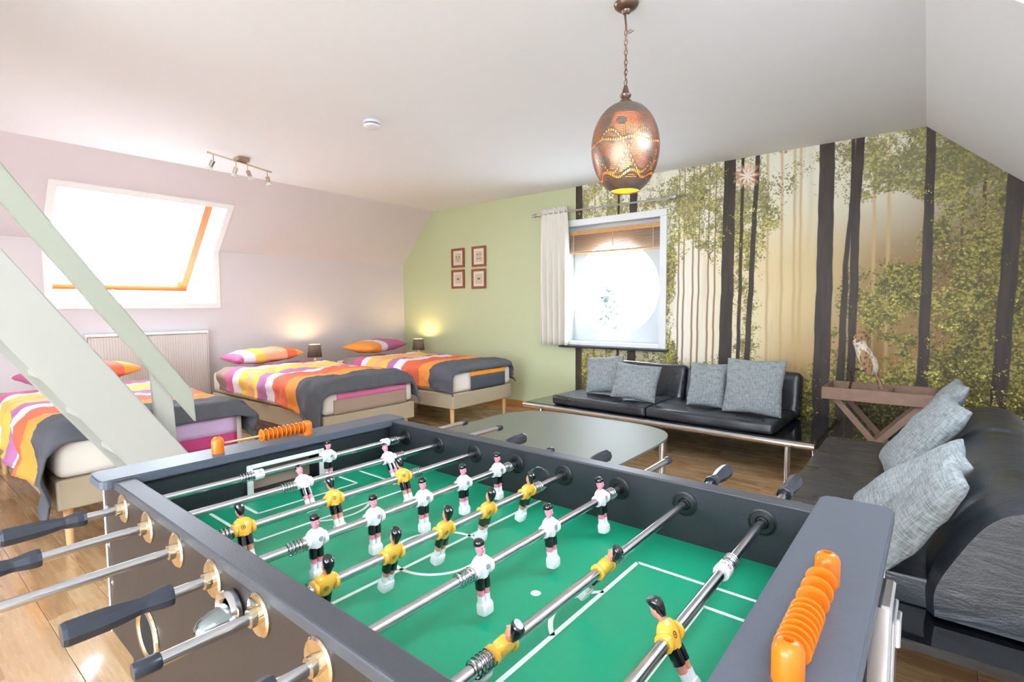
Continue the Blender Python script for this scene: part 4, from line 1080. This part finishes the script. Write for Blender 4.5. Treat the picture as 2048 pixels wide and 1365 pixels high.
# ball cups and ball return
cup = [(.026, 0), (.030, -.004), (.031, -.012), (.029, -.018), (.024, -.014), (.016, -.004), (.008, .0), (.001, .001)]
part('ball_cup', G().lathe([(r, h) for r, h in cup], 28, 'Y', (.525, -TW, ZR - .02), False), m_chrome, smooth=True)
g = G()
for k in range(9):
    a = PI * k / 8
    pass
rings = []
for k in range(7):
    t = k / 6; rr = .024 * math.cos(t * PI / 2 * .93); rings.append([(.525 + rr * math.cos(2 * PI * j / 18), -TW - .014 - .042 * math.sin(t * PI / 2), ZR - .026 + rr * .75 * math.sin(2 * PI * j / 18) - .004 * t) for j in range(18)])
part('ball_chute', G().loft(rings, False), simple('clear_cup', (150, 160, 162), .15, .9), smooth=True)
part('ball_cup', G().lathe([(.030, -.004), (.031, .001), (.027, .0), (.018, .016), (.006, .022), (.001, .0225)], 28, 'Y', (.527, WI - .003, ZR - .022), False), m_chrome, smooth=True)
part('ball_return', G().tube([(.115 + .052 * math.cos(2 * PI * k / 32), -TW - .002, ZR - .225 + .046 * math.sin(2 * PI * k / 32)) for k in range(32)], .006, 8, True), m_brass, smooth=True)
part('return_opening', G().prism([(.115 + .05 * math.cos(2 * PI * k / 32), ZR - .225 + .044 * math.sin(2 * PI * k / 32)) for k in range(32)], -TW - .002, -TW + .004, 'Y'), simple('hollow_shade_black', (8, 8, 9), .9))  # matte black disc on the panel, painted as the shade inside the opening
for (sx, sz) in ((-.13, -.03), (-.13, -.115), (-.12, -.20), (-.12, -.30), (.40, -.22), (.9, -.2), (.40, -.30), (.26, -.30)):
    part('screw', G().lathe([(.0075, 0), (.0075, -.002), (.004, -.0035), (.003, -.002)], 14, 'Y', (sx, -TW, ZR + sz)), m_steel, smooth=True)
# hinged metal latch at the right end
lt = part('latch', G().bbox(E1 - .002, 1.263, .46, .55, ZR - .125, ZR + .022, .003, 1), m_chrome)
part('latch_cover', G().bbox(1.262, 1.267, .468, .542, ZR - .12, ZR + .0, .002, 1), m_steel, lt); part('latch_knob', G().bbox(1.2655, 1.272, .49, .52, ZR - .045, ZR - .005, .002, 1), m_chrome, lt)
# score counters
def score(xc, zb, y0, y1, beads):
    sc_ = part('score_rail', G().tube([(xc, y0, zb + .022), (xc, y1, zb + .022)], .0028, 8), m_beech)
    for yy in (y0, y1):
        part('post', G().lathe([(.0145, 0), (.0145, .030), (.0125, .036), (.008, .040), (.0045, .0405), (.004, .036)], 20, 'Z', (xc, yy, zb)), m_orange, sc_, smooth=True)
    me = None
    for yy in beads:
        if me is None:
            o = part('bead', G().lathe([(.004, -.0058), (.0092, -.0055), (.0098, -.0022), (.0160, -.0017), (.0172, 0), (.0160, .0017), (.0098, .0022), (.0092, .0055), (.004, .0058)], 20, 'Y'), m_orange, sc_, smooth=True); me = o.data
        else: o = bpy.data.objects.new('bead', me); C.objects.link(o); o.parent = sc_
        o.location = (xc, yy, zb + .022)
score(-.113, BL, .19, .432, [.302 + .0125 * k for k in range(10)])
score(1.197, BR, .182, .405, [.200 + .0125 * k for k in range(7)] + [.305, .332, .36, ])
# player figures ------------------------------------------------------------
def figure(skin, shirt, name):
    g = G()
    # shoes / block
    g.cur = 0
    def rr(cx_, cy_, z, rx, ry, p=4): return [Vector(q) for q in ell(cx_, cy_, z, rx, ry, 12, p)]
    g.loft([rr(.001, 0, -.070, .0095, .012), rr(.001, 0, -.067, .0105, .0128), rr(.001, 0, -.056, .0105, .0125), rr(.0, 0, -.052, .0085, .0115)])
    for sy in (-1, 1):
        y = sy * .0062
        g.cur = 0; g.loft([rr(0, y, -.053, .0066, .0052, 2.4), rr(0, y, -.046, .0062, .0050, 2.4), rr(0, y, -.0405, .0064, .0052, 2.4)])
        g.cur = 1; g.loft([rr(0, y, -.0405, .0058, .0048, 2.2), rr(0, y, -.0335, .0060, .0052, 2.2), rr(0, y, -.029, .0062, .0054, 2.2)])
        g.cur = 3; g.loft([rr(0, y * 1.03, -.0305, .0078, .0062, 2.6), rr(0, y, -.022, .0080, .0064, 2.6), rr(0, y * .9, -.0115, .0082, .0066, 2.6)])
    g.cur = 2
    g.loft([rr(0, 0, -.0135, .0086, .0118, 2.6), rr(0, 0, -.009, .0092, .0125, 2.6), rr(0, 0, -.002, .0108, .0150, 2.6), rr(0, 0, .006, .0112, .0172, 2.6), rr(0, 0, .0125, .0100, .0172, 2.6), rr(-.0005, 0, .0175, .0075, .0135, 2.4), rr(-.001, 0, .0205, .0050, .0075, 2.2)])
    for sy in (-1, 1):  # shoulders / hub collars round the rod
        g.lathe([(.0095, 0), (.0122, sy * .0008), (.0122, sy * .0055), (.0095, sy * .0065)] if sy > 0 else [(.0095, -.0065), (.0122, -.0055), (.0122, -.0008), (.0095, 0)], 16, 'Y', (0, sy * .0135, 0))
    g.cur = 1
    g.loft([rr(-.0003, 0, .019, .0046, .0048, 2), rr(0, 0, .0235, .0046, .0046, 2), rr(.0010, 0, .0255, .0068, .0056, 2), rr(.0012, 0, .0300, .0078, .0066, 2.2), rr(.0008, 0, .0350, .0080, .0069, 2.2), rr(0, 0, .0400, .0076, .0068, 2.2), rr(0, 0, .0435, .0056, .0052, 2)])
    g.loft([rr(.0082, 0, .0296, .0012, .0013, 2), rr(.0100, 0, .0312, .0012, .0012, 2), rr(.0080, 0, .0352, .0009, .0009, 2)])   # nose
    for sy in (-1, 1): g.loft([rr(-.0002, sy * .0069, .0305, .0014, .0009, 2), rr(-.0002, sy * .0073, .0330, .0018, .0010, 2), rr(-.0002, sy * .0069, .0355, .0012, .0008, 2)])
    g.cur = 3           # hair
    if name == 'w':
        g.loft([rr(-.0012, 0, .0362, .0090, .0077, 2.3), rr(-.0006, 0, .0392, .0092, .0080, 2.3), rr(-.0006, 0, .0430, .0088, .0074, 2.3), rr(-.0010, 0, .0462, .0062, .0055, 2.1), rr(-.001, 0, .0472, .0028, .003, 2)])
    else:
        g.loft([rr(-.0050, 0, .0250, .0034, .0040, 2.3), rr(-.0042, 0, .0300, .0055, .0062, 2.4), rr(-.0034, 0, .0360, .0075, .0076, 2.4), rr(-.0018, 0, .0420, .0092, .0080, 2.4), rr(-.0004, 0, .0465, .0092, .0074, 2.4), rr(.0006, 0, .0490, .0068, .0052, 2.2)])
    for sy in (-1, 1): g.box(.0082, .0087, sy * .0030 - .0008, sy * .0030 + .0008, .0335, .0345)   # eyes
    # crest on chest and back
    for sx in (-1, 1):
        for r0, r1_ in ((.0030, .0040), (0.0, .0013)):
            n = 14; v = []
            for k in range(n):
                a = 2 * PI * k / n
                v += [(sx * .01125, r0 * math.cos(a) + .004 * sx * (1 if name == 'w' else -1), .003 + r0 * math.sin(a)), (sx * .01125, r1_ * math.cos(a) + .004 * sx * (1 if name == 'w' else -1), .003 + r1_ * math.sin(a))]
            g.add(v, [(2 * k, 2 * k + 1, (2 * k + 3) % (2 * n), (2 * k + 2) % (2 * n)) for k in range(n)])
    o = g.build('player_figure', None, None, True, [m_mwhite, skin, shirt, m_mblack])
    return o
fig_w = figure(m_mpink, m_mwhite, 'w'); fig_y = figure(m_mtan, m_myel, 'y')
me_w, me_y = fig_w.data, fig_y.data
bpy.data.objects.remove(fig_w); bpy.data.objects.remove(fig_y)
def lab_ord(k): return ['first', 'second', 'third', 'fourth', 'fifth'][k]
hand = [(.0085, 0), (.0150, .001), (.0162, .006), (.0155, .016), (.0120, .034), (.0118, .040), (.0150, .064), (.0166, .080), (.0168, .120), (.0150, .1245)]
coil = lambda y0, y1, n: [Vector((.0112 * math.cos(a), y0 + (y1 - y0) * q, .0112 * math.sin(a))) for q, a in ((k / (n * 14), 2 * PI * k / 14) for k in range(n * 14 + 1))]
RODS = [ # team, men y, tilt deg (feet towards +x), near end, far end, handle side, hubs, springs
    ('w', [.43], 0, -.225, .977, 'n', [.238, .621], [.21, .652]),
    ('w', [.274, .521], 33, -.315, .994, 'n', [], [.237, .558]),
    ('y', [.071, .26, .448], 22, -.34, .925, 'f', [], [.035, .484]),
    ('w', [.131, .255, .381, .504, .626], 2, -.218, .868, 'n', [], [.095, .662]),
    ('y', [.058, .182, .301, .42, .553], -16, -.182, .918, 'f', [], [.022, .59]),
    ('w', [.24, .428, .618], 6, -.216, .982, 'n', [], [.204, .655]),
    ('y', [.113, .361], -34, -.16, .985, 'f', [], [.078, .397]),
    ('y', [.261], 30, -.15, 1.004, 'f', [.052, .47], [.022, .502]),
]
for i, (team, men, tilt, yn, yf, hs, hubs, sprs) in enumerate(RODS):
    rod = G().tube([(0, yn + .004, 0), (0, yf - .004, 0)], .008, 16).build('player_rod', m_steel, ft, True)
    rod.location = (.15 * i, 0, ZR)
    plabel(rod, ('chrome rod of %s white-shirted figures' if team == 'w' else 'chrome rod of %s yellow-shirted figures') % ['one', 'two', 'three', 'four', 'five'][len(men) - 1])
    for k, y in enumerate(men):
        o = bpy.data.objects.new('player_figure', me_w if team == 'w' else me_y); C.objects.link(o); o.parent = rod
        o.location = (0, y, 0)
        a = math.radians(tilt)
        o.rotation_euler = (0, -a, 0) if team == 'w' else (0, a, PI)
        plabel(o, ('white-shirted' if team == 'w' else 'yellow-shirted') + ' toy footballer')
    for y in hubs: 
        o = G().lathe([(.0095, -.011), (.0125, -.0105), (.0130, -.008), (.0130, .008), (.0125, .0105), (.0095, .011)], 20, 'Y', (0, y, 0)).build('stop_collar', m_mwhite, rod, True)
        g = G()
        for k in range(3):
            a0 = PI / 2 - .8 + .8 * k; n = 10; v = []
            for j in range(n):
                a = 2 * PI * j / n
                for q in (.0022, .0034): v.append((.01315 * math.cos(a0 + q * math.sin(a) / .013) * 1.0, y + q * math.cos(a), .01315 * math.sin(a0 + q * math.sin(a) / .013)))
            g.add(v, [(2 * j, 2 * j + 1, (2 * j + 3) % (2 * n), (2 * j + 2) % (2 * n)) for j in range(n)])
        g.build('crest', m_mark, rod)
    for y in sprs: G().tube(coil(y - .017, y + .015, 5), .0011, 5).build('spring', m_steel, rod, True)
    if hs == 'n': hprof = [(r, yn + .1245 - h) for r, h in hand][::-1]; capy = (yf - .022, yf)
    else: hprof = [(r, yf - .1245 + h) for r, h in hand]; capy = (yn, yn + .028)
    o = G().lathe(hprof, 8, 'Y').build('handle', m_blackp, rod)
    G().lathe([(.0092, capy[0]), (.0100, capy[0] + .002), (.0100, capy[1] - .003), (.0085, capy[1])], 16, 'Y').build('end_cap', m_blackp, rod, True)
